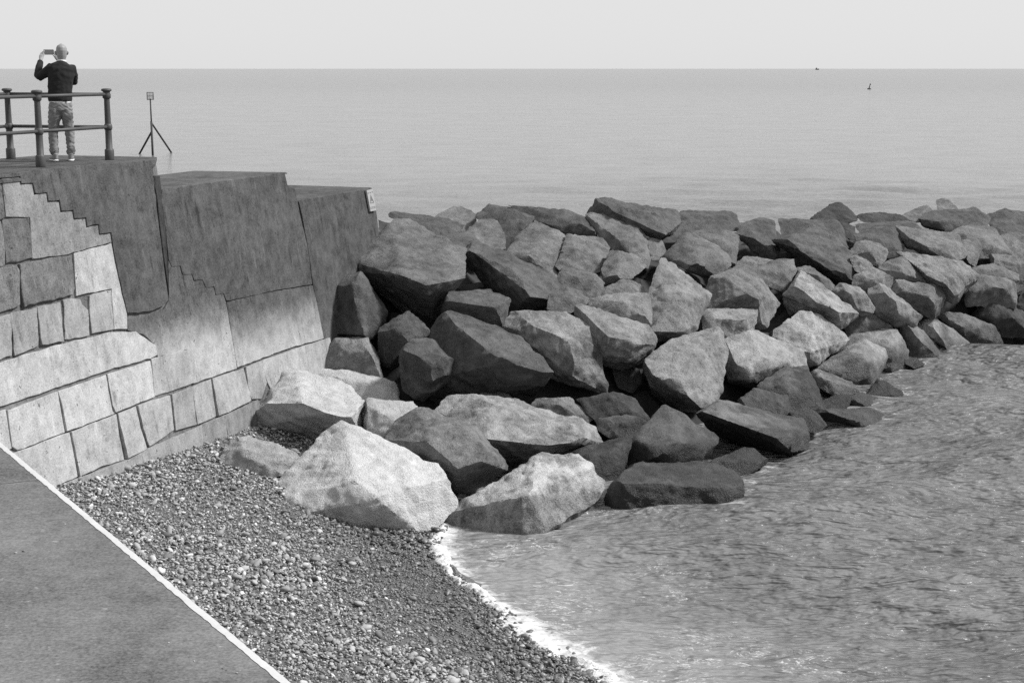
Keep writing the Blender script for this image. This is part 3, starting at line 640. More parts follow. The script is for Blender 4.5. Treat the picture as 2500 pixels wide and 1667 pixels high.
B('f','1240,170 1260,110 1300,95 1400,140 1500,200 1540,260 1620,340 1645,440 1530,475 1400,465 1330,410 1310,290','1300,130,.3 1430,290,.45 1590,400,.3 1520,340,.3',P1*.8,'first of two leaning slabs at the water, with a dark left side',.1,.8)
B('f','1390,130 1430,70 1520,30 1620,90 1720,160 1800,230 1860,310 1905,355 1840,430 1760,450 1680,420 1620,340 1540,250 1480,190','1540,140,.3 1650,310,.45 1745,430,.3 1750,260,.3',P1*1.1,'pale speckled leaning slab dipping into the sea',.1,.8)
B('f','1600,40 1680,0 1800,10 1950,60 2090,140 2140,220 2160,280 2050,330 1900,370 1800,260 1720,150','1950,120,.3 2000,250,.3 1800,130,.3',D3,'lumpy dark rock right of the pale speckled slab')
B('f','1290,450 1340,395 1400,410 1480,470 1380,500','1370,430,.1',D2,'small weedy stone at the foot of the two leaning slabs',.1,.8)
B('c','310,300 400,220 500,150 580,125 640,170 665,240 750,270 760,320 600,350 450,340','560,190,.3 620,280,.25',D1,'dark hump standing alone on the crest right of centre',-.1)
B('c','0,300 150,285 330,300 590,325 620,370 640,480 680,600 650,640 560,580 400,500 100,480 20,440','560,350,.2 300,350,.15 600,480,.2',D2,'flat dark slab on the crest below the lone hump',-.15)
B('c','0,500 60,460 200,420 310,360 420,370 500,400 550,510 680,640 740,700 740,800 730,900 690,915 560,880,-.3 400,790,-.4 250,725,-.4 150,610,-.4 60,550,-.3','90,490,.3 220,590,.45 400,680,.45 600,820,.4 400,480,.2',D2,'large slanting dark boulder on the upper right slope',.25)
B('c','600,320 680,340 740,370 740,490 690,500 640,440','690,400,.15',D1,'small black rock between the slanting boulder and the crest',-.2,.7)
B('c','740,270 900,230 1050,235 1180,260 1260,310 1150,350 960,350 800,320','950,270,.2',D1,'long low dark rock on the right crest',-.2)
B('c','1170,270 1290,200 1420,155 1490,220 1450,270 1370,300 1340,330 1250,320','1400,210,.2',D3,'peaked grey rock on the far crest',-.2)
B('c','1510,110 1590,90 1650,120 1730,200 1710,240 1590,235 1525,235 1520,160','1590,150,.2',D3,'small fin of rock standing on end at the far crest',-.1,.7)
B('c','1345,310 1380,245 1520,225 1740,185 1900,200 2000,250 2015,320 2000,370 1780,370 1640,420 1530,400,-.2 1400,380,-.2','1420,320,.3 1600,330,.3 1850,260,.2',D2,'broad layered block below the fin on the far crest')
B('c','2010,260 2090,220 2170,200 2250,220 2352,225 2480,260 2480,430 2352,440 2200,440 2110,440 2060,380 2020,350','2180,270,.25 2330,300,.25',D2,'rough rock at the right end of the crest')
B('c','720,460 760,420 980,360 1080,380 1130,400 1180,490 1190,590 1120,640 1050,640 1000,600 870,540 720,500','1060,430,.3 900,450,.3 1120,560,.25',D2,'grey boulder below the long low crest rock')
B('c','735,350 960,320 1150,340 1260,310 1400,385 1200,410 1080,400 960,400 780,440','1080,360,.15',D2,'thin slab just under the right crest',-.3,.7)
B('c','690,630 740,510 800,500 1000,530 1050,590 1040,690 940,745 880,680 830,650','800,530,.25 890,620,.35 1000,600,.2',P1*.75,'small block with a pale top right of the slanting boulder',.15)
B('c','1140,400 1230,370 1400,400 1650,430 1740,480 1800,580 1800,660 1770,715 1640,700 1520,660,-.2 1380,620,-.3 1200,570,-.3','1270,480,.3 1480,590,.4 1650,560,.3',D3*1.05,'long cracked pale slab on the far right slope',.15)
B('c','1640,430 1740,360 1860,345 2050,370 2110,450 2190,560 2230,660 2000,680 1870,660 1800,560','1950,470,.35 2050,560,.3 1760,420,.2',D3,'domed boulder beside the long cracked slab')
B('c','1750,490 1900,480 1950,540 1940,620 1880,740 1800,700 1790,600','1870,550,.2',D3,'egg-shaped stone between the cracked slab and the domed boulder',.2,.8)
B('c','2110,450 2200,440 2290,420 2400,460 2400,600 2260,600 2220,660 2190,570','2270,470,.2',D3,'angular rock right of the domed boulder',-.1)
B('c','680,650 760,630 850,680 910,740 905,840 830,840 740,790','800,700,.2',P1*.9,'small bright stone touching the slanting boulder',.1,.8)
B('c','715,860 760,810 910,760 1000,790 1100,870 1090,970 960,950 830,990 710,920','800,820,.2 900,890,.3 1000,860,.2',P1*.85,'pale angular stone below the small bright one',.1)
B('c','950,770 1040,690 1150,690 1190,660 1250,700 1350,800 1415,900 1300,930 1100,900 1000,820','1180,730,.2 1200,820,.25',D3,'ridge-backed grey rock in the middle of the right slope',.05)
B('c','1080,970 1100,880 1250,900 1430,910 1550,940 1590,1000 1580,1080 1550,1210 1500,1240 1380,1220 1250,1130 1130,1040','1400,1000,.4 1500,1100,.35 1230,980,.3',D3*1.1,'rounded scored boulder right of the ridge-backed rock',.15)
B('c','1130,610 1250,600 1450,650 1640,700 1760,720 1850,770 1920,850 1800,960 1700,1060 1670,1120 1590,1080,-.2 1540,970,-.2 1400,910 1380,830 1270,720','1400,810,.3 1600,900,.5 1690,1040,.4 1700,820,.3',P1*.8,'large flat-faced boulder with a dark hollow, right slope',.1)
B('c','1770,1000 1850,900 1940,840 2060,830 2250,900 2290,1000 2270,1140 2150,1130 2000,1090 1900,1130 1800,1110','2000,930,.35 2200,960,.35 1850,1000,.25',D3,'stout rounded boulder near the right frame edge',.15)
B('c','1850,770 1950,730 2050,720 2200,770 2300,850 2290,930 2100,900 1940,860 1890,840','2100,790,.2',D3,'rock lying on top of the stout rounded boulder',-.1)
B('c','2020,650 2080,625 2250,650 2352,700 2450,740 2450,900 2290,870 2200,780 2040,730','2250,720,.2 2060,660,.15',D3,'flat pale-topped slab cut by the right frame edge')
B('c','2260,650 2310,600 2400,590 2450,640 2400,700','2340,630,.1',D3,'small round stone cut by the right frame edge',-.2,.8)
B('c','1850,1200 1930,1120 2010,1050 2060,1025 2130,1080 2250,1130 2352,1200 2480,1260 2480,1420 2300,1440 2150,1420 2000,1330 1860,1250','2060,1110,.3 2250,1250,.35 2000,1220,.3',D1*1.2,'dark wet boulder at the far right waterline',.1)
B('c','60,1010 140,890 200,810 280,830 400,930 520,1040 650,1130 780,1190 720,1260 640,1330 590,1355,-.1 400,1300,-.4 300,1250,-.4 90,1230,-.4 50,1120,-.3','150,930,.35 350,1050,.55 570,1190,.55 300,880,.2',P1*1.05,'long pale slab with dark lower side sloping down to the right',.25)
B('c','540,970 560,920 610,905 680,940 780,950 840,1020 930,1140 900,1205 800,1200 660,1120 560,1040','650,980,.3 780,1160,.25 760,1020,.25',P1*.9,'pale loaf-shaped stone on the right slope',.25)
B('c','820,990 940,915 1020,950 1110,1010 1200,1100 1380,1220 1320,1310 1200,1320 1120,1330 960,1230 900,1180','1100,1060,.4 1140,1200,.45 1000,1000,.3',P1*.9,'smooth rounded boulder right of the loaf-shaped stone',.2)
B('c','640,1340 700,1240 760,1200 880,1190 960,1240 1100,1330 1050,1400 900,1420 800,1440 690,1470','850,1270,.25',D3,'grey rock wedged between pale squarish and smooth rounded boulders')
B('b','1930,750 2010,650 2130,650 2250,715 2360,700 2352,770 2200,880 2100,820 2030,780','2120,710,.2',P1*.75,'small pale rock above the dark-fronted block',-.05)
B('b','2080,790 2250,710 2352,670 2430,665 2510,690 2530,780 2440,900 2420,990 2352,990 2250,880','2330,760,.3 2440,780,.25',D3,'grey rock with a shaded left side below the sloping hollowed rock',.05)
B('c','140,780 250,730 350,770 480,870 545,940 530,1010 450,980 280,850','380,830,.2',D3,'dark-edged rock lying under the large slanting boulder',-.05)
B('b','1640,1130 1660,970 1700,860 1810,810 1930,745 2060,760 2180,860 2280,970 2350,1090 2350,1180 2290,1210 2220,1230 2200,1330,-.1 2150,1330,-.1 2000,1240,-.4 1770,1210,-.4','1740,890,.35 1880,915,.55 2110,1015,.7 2215,1030,.6 2195,1290,.3 2150,920,.3',D3*1.1,'dark-fronted block with bright top in the middle right',.25)
B('b','1610,1180 1680,1160 1750,1190 1900,1150 2000,1155 2070,1190 2165,1185 2170,1230 2090,1380 1980,1420 1850,1460 1780,1370 1650,1370','1990,1260,.35 1760,1250,.25 2100,1220,.25',P1,'pale creased rock below the dark-fronted block',.1)
B('e','1270,60 1300,-60 1420,-80 1500,80 1420,160','1380,20,.1',P1*.9,'pale stone filling the notch above the overhanging slab',-.3,.7)

B('e','380,480 480,440 620,470 670,600 560,700 420,650','520,540,.2',D1,'dark filler stone added over the sunlit core in the hollow',-.7)  # added to cover a sunlit patch of core in the gap

def smooth_rock(pts, vox, seed, size, label):
    bm = bmesh.new()
    for p in pts: bm.verts.new(p)
    r = bmesh.ops.convex_hull(bm, input=bm.verts)
    junk = [v for v in bm.verts if not v.link_faces]
    bmesh.ops.delete(bm, geom=junk, context='VERTS')
    bm.normal_update(); gc = np.random.default_rng(seed + 500)
    Nf = np.array([f.normal[:] for f in bm.faces]); Af = np.array([f.calc_area() for f in bm.faces]); Cf = np.array([f.calc_center_median()[:] for f in bm.faces])
    cen0 = Cf.mean(0); flip = ((Cf - cen0) * Nf).sum(1) < 0; Nf[flip] *= -1
    K = 15 if size > 1.0 else 12
    cen = [Nf[Af.argmax()]]
    while len(cen) < K:                                         # gather the skin into a few large flat breaks
        dist = 1 - (Nf @ np.array(cen).T).max(1); cen.append(Nf[(dist * Af ** .6).argmax()])
    cen = np.array(cen)
    for _ in range(8):
        a_ = (Nf @ cen.T).argmax(1)
        for k_ in range(K):
            m_ = a_ == k_
            if m_.any(): q_ = (Nf[m_] * Af[m_][:, None]).sum(0); cen[k_] = q_ / (np.linalg.norm(q_) + 1e-9)
    ext_all = np.ptp(np.array([v.co[:] for v in bm.verts]), axis=0).max()
    Vh = np.array([v.co[:] for v in bm.verts]); bm.free(); bm = bmesh.new()
    bmesh.ops.create_cube(bm, size=ext_all * 3, matrix=Matrix.Translation(Vector(cen0)))
    for k_ in range(K):
        m_ = a_ == k_
        if not m_.any(): continue
        pr = Cf[m_] @ cen[k_]; mean = (pr * Af[m_]).sum() / Af[m_].sum(); top = (Vh @ cen[k_]).max()
        off_ = mean + .36 * (top - mean)
        bmesh.ops.bisect_plane(bm, geom=bm.verts[:] + bm.edges[:] + bm.faces[:], plane_co=Vector(cen[k_]) * off_, plane_no=cen[k_], clear_outer=True)
        bmesh.ops.holes_fill(bm, edges=[e for e in bm.edges if e.is_boundary])
    for _ in range(5):                                          # corners knocked off by flat breaks
        nv = gc.normal(size=3); nv /= np.linalg.norm(nv)
        pr = [v.co.dot(Vector(nv)) for v in bm.verts]; mx, ext = max(pr), max(pr) - min(pr)
        cut = mx - ext * gc.uniform(.02, .06)
        bmesh.ops.bisect_plane(bm, geom=bm.verts[:] + bm.edges[:] + bm.faces[:], plane_co=Vector(nv) * cut, plane_no=nv, clear_outer=True)
        bmesh.ops.holes_fill(bm, edges=[e for e in bm.edges if e.is_boundary])
    me = bpy.data.meshes.new('tmp'); bm.to_mesh(me); bm.free()
    o = bpy.data.objects.new('tmp', me); COL.objects.link(o)
    rm = o.modifiers.new('r', 'REMESH'); rm.mode = 'SHARP'; rm.octree_depth = 6 if size > 1.35 else 5; rm.scale = .99; rm.sharpness = 1.0; rm.use_remove_disconnected = False
    sm = o.modifiers.new('s', 'SMOOTH'); sm.factor = .4; sm.iterations = 1
    dg = bpy.context.evaluated_depsgraph_get()
    e = o.evaluated_get(dg); out = bpy.data.meshes.new_from_object(e)
    bpy.data.objects.remove(o); bpy.data.meshes.remove(me)
    n = len(out.vertices); co = np.empty(n * 3, np.float32); out.vertices.foreach_get('co', co); co = co.reshape(-1, 3).astype(float)
    no = np.empty(n * 3, np.float32); out.vertices.foreach_get('normal', no); no = no.reshape(-1, 3)
    g = np.random.default_rng(seed); q = co + g.uniform(-50, 50, 3)
    ax = g.normal(size=3); ax /= np.linalg.norm(ax)
    al = (q @ ax)[:, None] * ax
    st = q * .9 + al * 4.0                                     # bedding: stretched across one axis
    k = size
    d = .014 * k * perlin(q * (1.3 / k)) + .014 * k * fbm(q * (6.0 / k), 3) + .010 * fbm(st * 1.8, 2)
    rdg = 1 - np.abs(fbm(q * (1.7 / k) + 9, 2)) * 5
    d -= .022 * k * np.clip(rdg - .5, 0, 1)                    # cracks
    stp = perlin(st * (1.0 / k) + 31); d += .012 * k * (np.clip((stp - .02) * 16, 0, 1) + np.clip((stp - .34) * 16, 0, 1) - .7)   # broken ledges
    d += .014 * fbm(q * 8, 2)
    co += no * d[:, None]
    out.vertices.foreach_set('co', co.astype(np.float32).ravel())
    out.polygons.foreach_set('use_smooth', [True] * len(out.polygons)); out.update(); out.set_sharp_from_angle(angle=R_(44))
    return out, co

rock_pts = []
def build_rocks():
    for i, (outl, rid, tone, label, dz, th, mot, wet, tilt) in enumerate(ROCKS):
        us = np.array([p[:2] for p in outl]); c = us.mean(0)
        Yc = depth(*c) - dz
        wid = np.ptp(us[:, 0]) * Yc / FPX; hei = np.ptp(us[:, 1]) * Yc / FPX
        size = math.sqrt(wid * hei)
        pts = []
        for p in outl:
            Y = Yc + tilt * (depth(p[0], p[1]) - dz - Yc); pr = p[2] * size * 1.05 if len(p) > 2 else 0
            Y -= pr; pts.append(at_y(p[0], p[1], Y))
        for p in rid:
            Y = Yc + tilt * (depth(p[0], p[1]) - dz - Yc) - 1.2 * p[2] * min(1.0, size * .8); pts.append(at_y(p[0], p[1], Y))
        T = th * (.45 * wid + .55 * hei)
        for fr, dd in ((.9, .38), (.62, .85)):
            for p in outl[::2]:
                q = c + (np.array(p[:2]) - c) * fr
                pts.append(at_y(q[0], q[1], Yc + tilt * (depth(q[0], q[1]) - dz - Yc) * fr + T * dd + .1))
        vox = max(.030, size / 42)
        me, co = smooth_rock(pts, vox, 100 + i, min(size, 1.6), label)
        base = co.mean(0).copy(); base[2] = co[:, 2].min()
        me.transform(Matrix.Translation(-Vector(base)))
        me.name = 'boulder'
        o = link('boulder', me, M['rock'], None, (tone, mot, wet, 1)); o.location = base
        tag(o, label, 'boulder', 'boulders heaped into the breakwater')
        rock_pts.append(co[::3])
build_rocks()
# the heap runs on past the right edge of the picture
def run_on():
    src = [o for o in bpy.data.objects if o.name.startswith('boulder')]; src = sorted(src, key=lambda o: o.name)[14:60]
    g2 = np.random.default_rng(8); k = 0
    for u in (2590, 2680, 2770, 2860, 2950):
        for v in (525, 575, 630, 690, 750, 800):
            o = src[(k * 7) % len(src)].copy(); COL.objects.link(o); k += 1
            uu, vv = u + g2.normal() * 18, v + g2.normal() * 8
            p = at_y(uu, vv, depth(min(uu, 2720), vv)); s_ = g2.uniform(.85, 1.1)
            o.rotation_euler = (g2.normal() * .25, g2.normal() * .25, g2.uniform(0, 6.28)); o.scale = (s_,) * 3
            c = sum((Vector(b) for b in o.bound_box), Vector()) / 8
            o.location = Vector(p) - o.rotation_euler.to_matrix() @ (c * s_)
            tag(o, 'boulder of the breakwater where it runs on past the right edge', 'boulder', 'boulders beyond the right edge')
            o.color = (.1 + .06 * g2.random(), .5, 1, 1)
run_on()

# rubble heart of the breakwater, coloured near black for the shade between the boulders
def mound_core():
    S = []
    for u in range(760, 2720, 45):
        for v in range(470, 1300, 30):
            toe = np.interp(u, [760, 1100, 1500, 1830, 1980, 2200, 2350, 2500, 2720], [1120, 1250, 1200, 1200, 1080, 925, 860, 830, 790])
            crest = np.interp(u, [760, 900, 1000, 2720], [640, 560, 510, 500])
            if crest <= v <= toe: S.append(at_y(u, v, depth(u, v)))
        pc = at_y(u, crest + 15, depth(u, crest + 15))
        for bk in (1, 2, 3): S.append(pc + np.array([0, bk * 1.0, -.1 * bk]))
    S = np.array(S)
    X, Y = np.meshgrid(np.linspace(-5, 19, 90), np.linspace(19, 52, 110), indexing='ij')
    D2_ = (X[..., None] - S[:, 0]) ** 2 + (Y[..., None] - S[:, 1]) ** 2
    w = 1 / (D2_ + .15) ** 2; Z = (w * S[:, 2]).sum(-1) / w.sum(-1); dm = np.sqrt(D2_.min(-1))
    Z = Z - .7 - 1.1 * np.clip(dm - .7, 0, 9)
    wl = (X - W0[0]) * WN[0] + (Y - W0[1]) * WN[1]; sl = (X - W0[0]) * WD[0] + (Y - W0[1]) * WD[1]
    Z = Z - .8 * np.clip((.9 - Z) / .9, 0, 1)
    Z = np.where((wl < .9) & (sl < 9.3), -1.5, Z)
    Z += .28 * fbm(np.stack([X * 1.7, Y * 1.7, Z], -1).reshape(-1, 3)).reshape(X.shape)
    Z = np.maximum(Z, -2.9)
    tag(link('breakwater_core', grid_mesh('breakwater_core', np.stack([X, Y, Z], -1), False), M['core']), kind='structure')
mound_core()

# closeness of rock to the water, for the wash around it
def sea_rock_attr():
    P = np.concatenate(rock_pts); P = P[(np.abs(P[:, 2]) < .25)]
    P = P[rng.permutation(len(P))[:5000]]
    n = SX.size; val = np.zeros(n); xs, ys = SX.ravel(), SY.ravel()
    sel = np.where((ys < 46) & (ys > 17) & (xs > -4) & (xs < 20))[0]
    cell = {}
    for x, y in P[:, :2]: cell.setdefault((int(math.floor(x)), int(math.floor(y))), []).append((x, y))
    cell = {k: np.array(v) for k, v in cell.items()}
    keyx = np.floor(xs[sel]).astype(int); keyy = np.floor(ys[sel]).astype(int)
    best = np.full(len(sel), 9.0)
    for (a, b), q in cell.items():
        m_ = np.where((np.abs(keyx - a) <= 1) & (np.abs(keyy - b) <= 1))[0]
        if len(m_) == 0: continue
        d = np.sqrt(((xs[sel][m_][:, None] - q[:, 0]) ** 2 + (ys[sel][m_][:, None] - q[:, 1]) ** 2).min(1))
        best[m_] = np.minimum(best[m_], d)
    val[sel] = np.clip(1 - best / .55, 0, 1)
    fattr(sea_me, 'rock', val)
sea_rock_attr()

# ------------------------------------------------------------------ shingle
def ico(sub):
    bm = bmesh.new(); bmesh.ops.create_icosphere(bm, subdivisions=sub, radius=1.0)
    bm.verts.ensure_lookup_table()
    V = np.array([v.co[:] for v in bm.verts]); F = np.array([[v.index for v in f.verts] for f in bm.faces]); bm.free()
    return V, F
def edge_side(X, Y):
    """metres on the beach side of the slipway edge (negative = under the slab)"""
    return -((X - e0[0]) * en[0] + (Y - e0[1]) * en[1])
def wall_side(X, Y, Z):
    return (X - W0[0]) * WN[0] + (Y - W0[1]) * WN[1] - BAT * (PROM - Z)
def scatter(n, g, lo=-.12):
    X = g.uniform(-6.6, 2.2, n * 5); Y = g.uniform(9.0, 24.5, n * 5)
    d = shore_dist(X, Y); Z = beach_z(X, Y)
    ok = (d > lo) & (edge_side(X, Y) > -.35) & (wall_side(X, Y, Z) > -.02) & (Y > 9)
    # inside the picture, with a margin to either side
    ok &= (np.abs(X) / Y < .46)
    X, Y, Z, d = X[ok][:n], Y[ok][:n], Z[ok][:n], d[ok][:n]
    return X, Y, Z, d
def pebble_tone(d, X, Y, g):
    n = len(d)
    band = fbm(np.stack([X * .6, Y * .6, np.zeros(n)], -1), 2)
    dry = np.clip((d + .35 * band - .9) / 1.2, 0, 1)
    t = np.exp(g.normal(size=n) * .36) * (.115 + .12 * dry)
    t = np.where(g.random(n) < .03, t * 1.6, t)
    return np.clip(t, .025, .55), 1 - dry
def pebble_mesh(name, n, base, sizes, g, lift):
    V0, F0 = base; k = len(V0)
    X, Y, Z, d = scatter(n, g); n = len(X)
    zone = fbm(np.stack([X * .5 + 7, Y * .5, np.zeros(n)], -1), 2)
    s = sizes[0] * np.exp(g.normal(size=n) * sizes[1]) * (1 + .35 * zone) * (1 + .25 * np.clip(1.4 - d, 0, 1))
    ax = np.stack([s * g.uniform(1.0, 1.5, n), s * g.uniform(.75, 1.05, n), s * g.uniform(.45, .75, n)], -1)
    yaw = np.arctan2(WL[6][1] - WL[9][1], WL[6][0] - WL[9][0]) + g.normal(size=n) * .8
    tl = g.normal(size=(n, 2)) * .3
    cy, sy = np.cos(yaw), np.sin(yaw)
    P = V0[None] * ax[:, None] * (1 + .10 * g.normal(size=(n, k, 1)))
    z = P[:, :, 2] + P[:, :, 0] * tl[:, :1] + P[:, :, 1] * tl[:, 1:]
    x = P[:, :, 0] * cy[:, None] - P[:, :, 1] * sy[:, None]; y = P[:, :, 0] * sy[:, None] + P[:, :, 1] * cy[:, None]
    zz = Z + ax[:, 2] * lift + g.uniform(0, 1, n) * s * .5
    V = np.stack([x + X[:, None], y + Y[:, None], z + zz[:, None]], -1).reshape(-1, 3)
    F = (F0[None] + (np.arange(n) * k)[:, None, None]).reshape(-1, 3)
    me = bpy.data.meshes.new(name); big_mesh(me, V, F, True)
    t, w = pebble_tone(d, X, Y, g)
    fattr(me, 'tone', np.repeat(t, k)); fattr(me, 'wet', np.repeat(w, k))
    return me
g = np.random.default_rng(21)
tag(link('fine_shingle', pebble_mesh('fine_shingle', 46000, ico(1), (.0125, .30), g, .2), M['pebble']), 'small grey pebbles of the shingle beach', 'shingle', kind='stuff')
tag(link('shingle', pebble_mesh('shingle', 7000, ico(2), (.021, .30), g, .35), M['pebble']), 'mixed rounded pebbles covering the beach below the slipway', 'shingle', kind='stuff')
# a little shingle kicked up on to the slipway
def stray():
    V0, F0 = ico(2); gs = np.random.default_rng(77); n = 24; k = len(V0); V = []; F = []
    t = gs.uniform(.15, .72, n); w_ = gs.gamma(1.3, .55, n) + .1
    for i in range(n):
        c = far_e + (near_e - far_e) * t[i] + en * w_[i]; s_ = .008 * math.exp(gs.normal() * .35); a_ = gs.uniform(0, 6.28)
        P = V0 * np.array([1.3, .9, .6]) * s_; x, y = P[:, 0] * math.cos(a_) - P[:, 1] * math.sin(a_), P[:, 0] * math.sin(a_) + P[:, 1] * math.cos(a_)
        V.append(np.stack([x + c[0], y + c[1], P[:, 2] + SZ + s_ * .5], -1)); F.append(F0 + i * k)
    me = bpy.data.meshes.new('stray_pebbles'); big_mesh(me, np.concatenate(V), np.concatenate(F), True)
    fattr(me, 'tone', np.repeat(gs.uniform(.06, .4, n), k)); fattr(me, 'wet', np.zeros(n * k))
    tag(link('stray_pebbles', me, M['pebble']), 'few loose pebbles scattered on the slipway', 'pebbles', kind='stuff')
stray()
# the larger cobbles, one by one
V2, F2 = ico(3)
protos = []
for k in range(8):
    q = V2 + g.uniform(-20, 20, 3); P = V2 * (1 + .16 * perlin(q * 1.1)[:, None] + .05 * perlin(q * 2.7)[:, None])
    P = P * np.array([1.0, g.uniform(.62, .85), g.uniform(.42, .6)])
    me = bpy.data.meshes.new('cobble'); big_mesh(me, P, F2, True); me.materials.append(M['cobble']); protos.append(me)
X, Y, Z, d = scatter(80, np.random.default_rng(33), .15)
for i in range(len(X)):
    if edge_side(X[i:i+1], Y[i:i+1])[0] < .1: continue
    r = .036 * math.exp(g.normal() * .26); dryc = min(1, max(0, (d[i] - .9) / 1.2))
    o = link('cobble', protos[i % 8]); pale = g.random() < .22
    tone = (.075 + .14 * dryc) * math.exp(g.normal() * .25) * (2.1 if pale else 1.0)
    o.color = (min(tone, .5), 1 - dryc, 0, 1)
    o.location = (X[i], Y[i], Z[i] + r * .42); o.scale = (r * 1.25, r * 1.25, r * 1.25)
    o.rotation_euler = (g.normal() * .2, g.normal() * .2, g.uniform(0, 6.28))
    lab = ('pale rounded cobble lying among the darker shingle' if pale else
           'larger dark rounded cobble on the wet lower shingle' if dryc < .5 else 'larger mid-grey rounded cobble on the dry upper shingle')
    tag(o, lab, 'cobble', 'pale cobbles on the beach' if pale else 'dark cobbles near the water' if dryc < .5 else 'grey cobbles on the upper beach')

# ------------------------------------------------------------------ surf along the beach
def surf():
    L = np.concatenate([[0], np.cumsum(np.linalg.norm(np.diff(WL[1:], axis=0), axis=1))]); n = 520
    t = np.linspace(.4, L[-1] - .5, n)
    C = np.stack([np.interp(t, L, WL[1:, 0]), np.interp(t, L, WL[1:, 1])], -1)
    for _ in range(14): C[1:-1] = .25 * C[:-2] + .5 * C[1:-1] + .25 * C[2:]
    T = np.gradient(C, axis=0); T /= np.linalg.norm(T, axis=1)[:, None]; Nn = np.stack([-T[:, 1], T[:, 0]], -1)   # seaward
    if Nn[200, 0] < 0: Nn = -Nn
    a = np.linspace(0, 1, 20)
    inn = -.05 + .07 * fbm(np.stack([t * 2.2, t * 0, t * 0], -1), 4)
    wd = .18 + .14 * fbm(np.stack([t * .8, t * 0 + 4, t * 0], -1), 4) + .10 * np.clip((t - 4) / 5, 0, 1)
    wd = np.maximum(wd, .06)
    X = C[:, None, 0] + Nn[:, None, 0] * (inn[:, None] + wd[:, None] * a); Yv = C[:, None, 1] + Nn[:, None, 1] * (inn[:, None] + wd[:, None] * a)
    prof = np.sin(np.pi * np.clip(a, .0, 1)) ** .6
    q = np.stack([X * 7, Yv * 7, X * 0], -1).reshape(-1, 3)
    lump = fbm(q, 4).reshape(X.shape)
    Zv = np.maximum(beach_z(X, Yv), 0) + .004 + prof[None] * (.02 + .03 * lump) - .03 * (1 - prof[None])
    tag(link('surf_foam', grid_mesh('surf_foam', np.stack([X, Yv, Zv], -1)), M['foam']), 'white foam of the small wave breaking on the shingle', 'foam', kind='stuff')
surf()

# ------------------------------------------------------------------ railing
def lathe(prof, seg=16, cap=True):
    V = []; F = []
    for r, z in prof:
        for k in range(seg): V.append((r * math.cos(2 * math.pi * k / seg), r * math.sin(2 * math.pi * k / seg), z))
    for i in range(len(prof) - 1):
        for k in range(seg): j = (k + 1) % seg; F.append((i * seg + k, i * seg + j, (i + 1) * seg + j, (i + 1) * seg + k))
    if cap: F.append(tuple(range(seg))[::-1]); F.append(tuple((len(prof) - 1) * seg + k for k in range(seg)))
    return V, F
def tube(a, b, r0, r1=None, seg=12):
    a, b = Vector(a), Vector(b); r1 = r0 if r1 is None else r1
    V, F = lathe([(r0, 0), (r1, (b - a).length)], seg); q = (b - a).to_track_quat('Z', 'Y')
    return [tuple(q @ Vector(v) + a) for v in V], F
posts = {'A': at_z(27, 388, PROM), 'B': at_z(100, 408, PROM), 'C': at_z(268, 391, PROM)}
posts['B0'] = posts['B'] * 2 - posts['C']; posts['A0'] = posts['A'] - WD * 1.75
rail = tag(empty('iron_railing', tuple(posts['B'])), 'dark iron post and rail railing round the promenade end', 'railing')
RI = Matrix.Translation(rail.location).inverted()
def sm(me): me.polygons.foreach_set('use_smooth', [True] * len(me.polygons)); return me
post_me = sm(mesh('post', *lathe([(.070, 0), (.072, .01), (.072, .155), (.066, .165), (.052, .175), (.050, .42), (.047, .60), (.043, .98), (.042, 1.0)], 20)))
coll_me = sm(mesh('collar', *lathe([(.046, -.05), (.058, -.042), (.064, -.01), (.064, .012), (.057, .042), (.046, .05)], 20)))
head_me = sm(mesh('post_cap', *lathe([(.045, -.07), (.062, -.055), (.064, .0), (.052, .025), (.056, .04), (.078, .052), (.080, .07), (.066, .085), (.03, .09)], 20)))
boss_me = sm(mesh('boss', *lathe([(.034, 0), (.034, .11), (.028, .118)], 12)))
for mm in (post_me, coll_me, head_me, boss_me): mm.materials.append(M['iron'])
RH = (.51, 1.01)
for nm, p in posts.items():
    o = link('post', post_me, None, rail); o.matrix_parent_inverse = RI; o.location = p
    c1 = link('collar', coll_me, None, o); c1.location = (0, 0, RH[0])
    c2 = link('post_cap', head_me, None, o); c2.location = (0, 0, RH[1])
for a, b in (('B0', 'B'), ('B', 'C'), ('C', 'A'), ('A', 'A0')):
    for h in RH:
        pa, pb = posts[a] + np.array([0, 0, h]), posts[b] + np.array([0, 0, h])
        V, F = tube(pa, pb, .026, seg=14); V = np.array(V)
        o = link('rail', sm(mesh('rail', V, F)), M['iron'], rail); o.matrix_parent_inverse = RI
        dr = Vector(pb - pa).normalized()
        for q, dd in ((pa, dr), (pb, -dr)):
            bs = link('boss', boss_me, None, o); bs.matrix_parent_inverse = RI
            bs.location = q; bs.rotation_euler = dd.to_track_quat('Z', 'Y').to_euler()

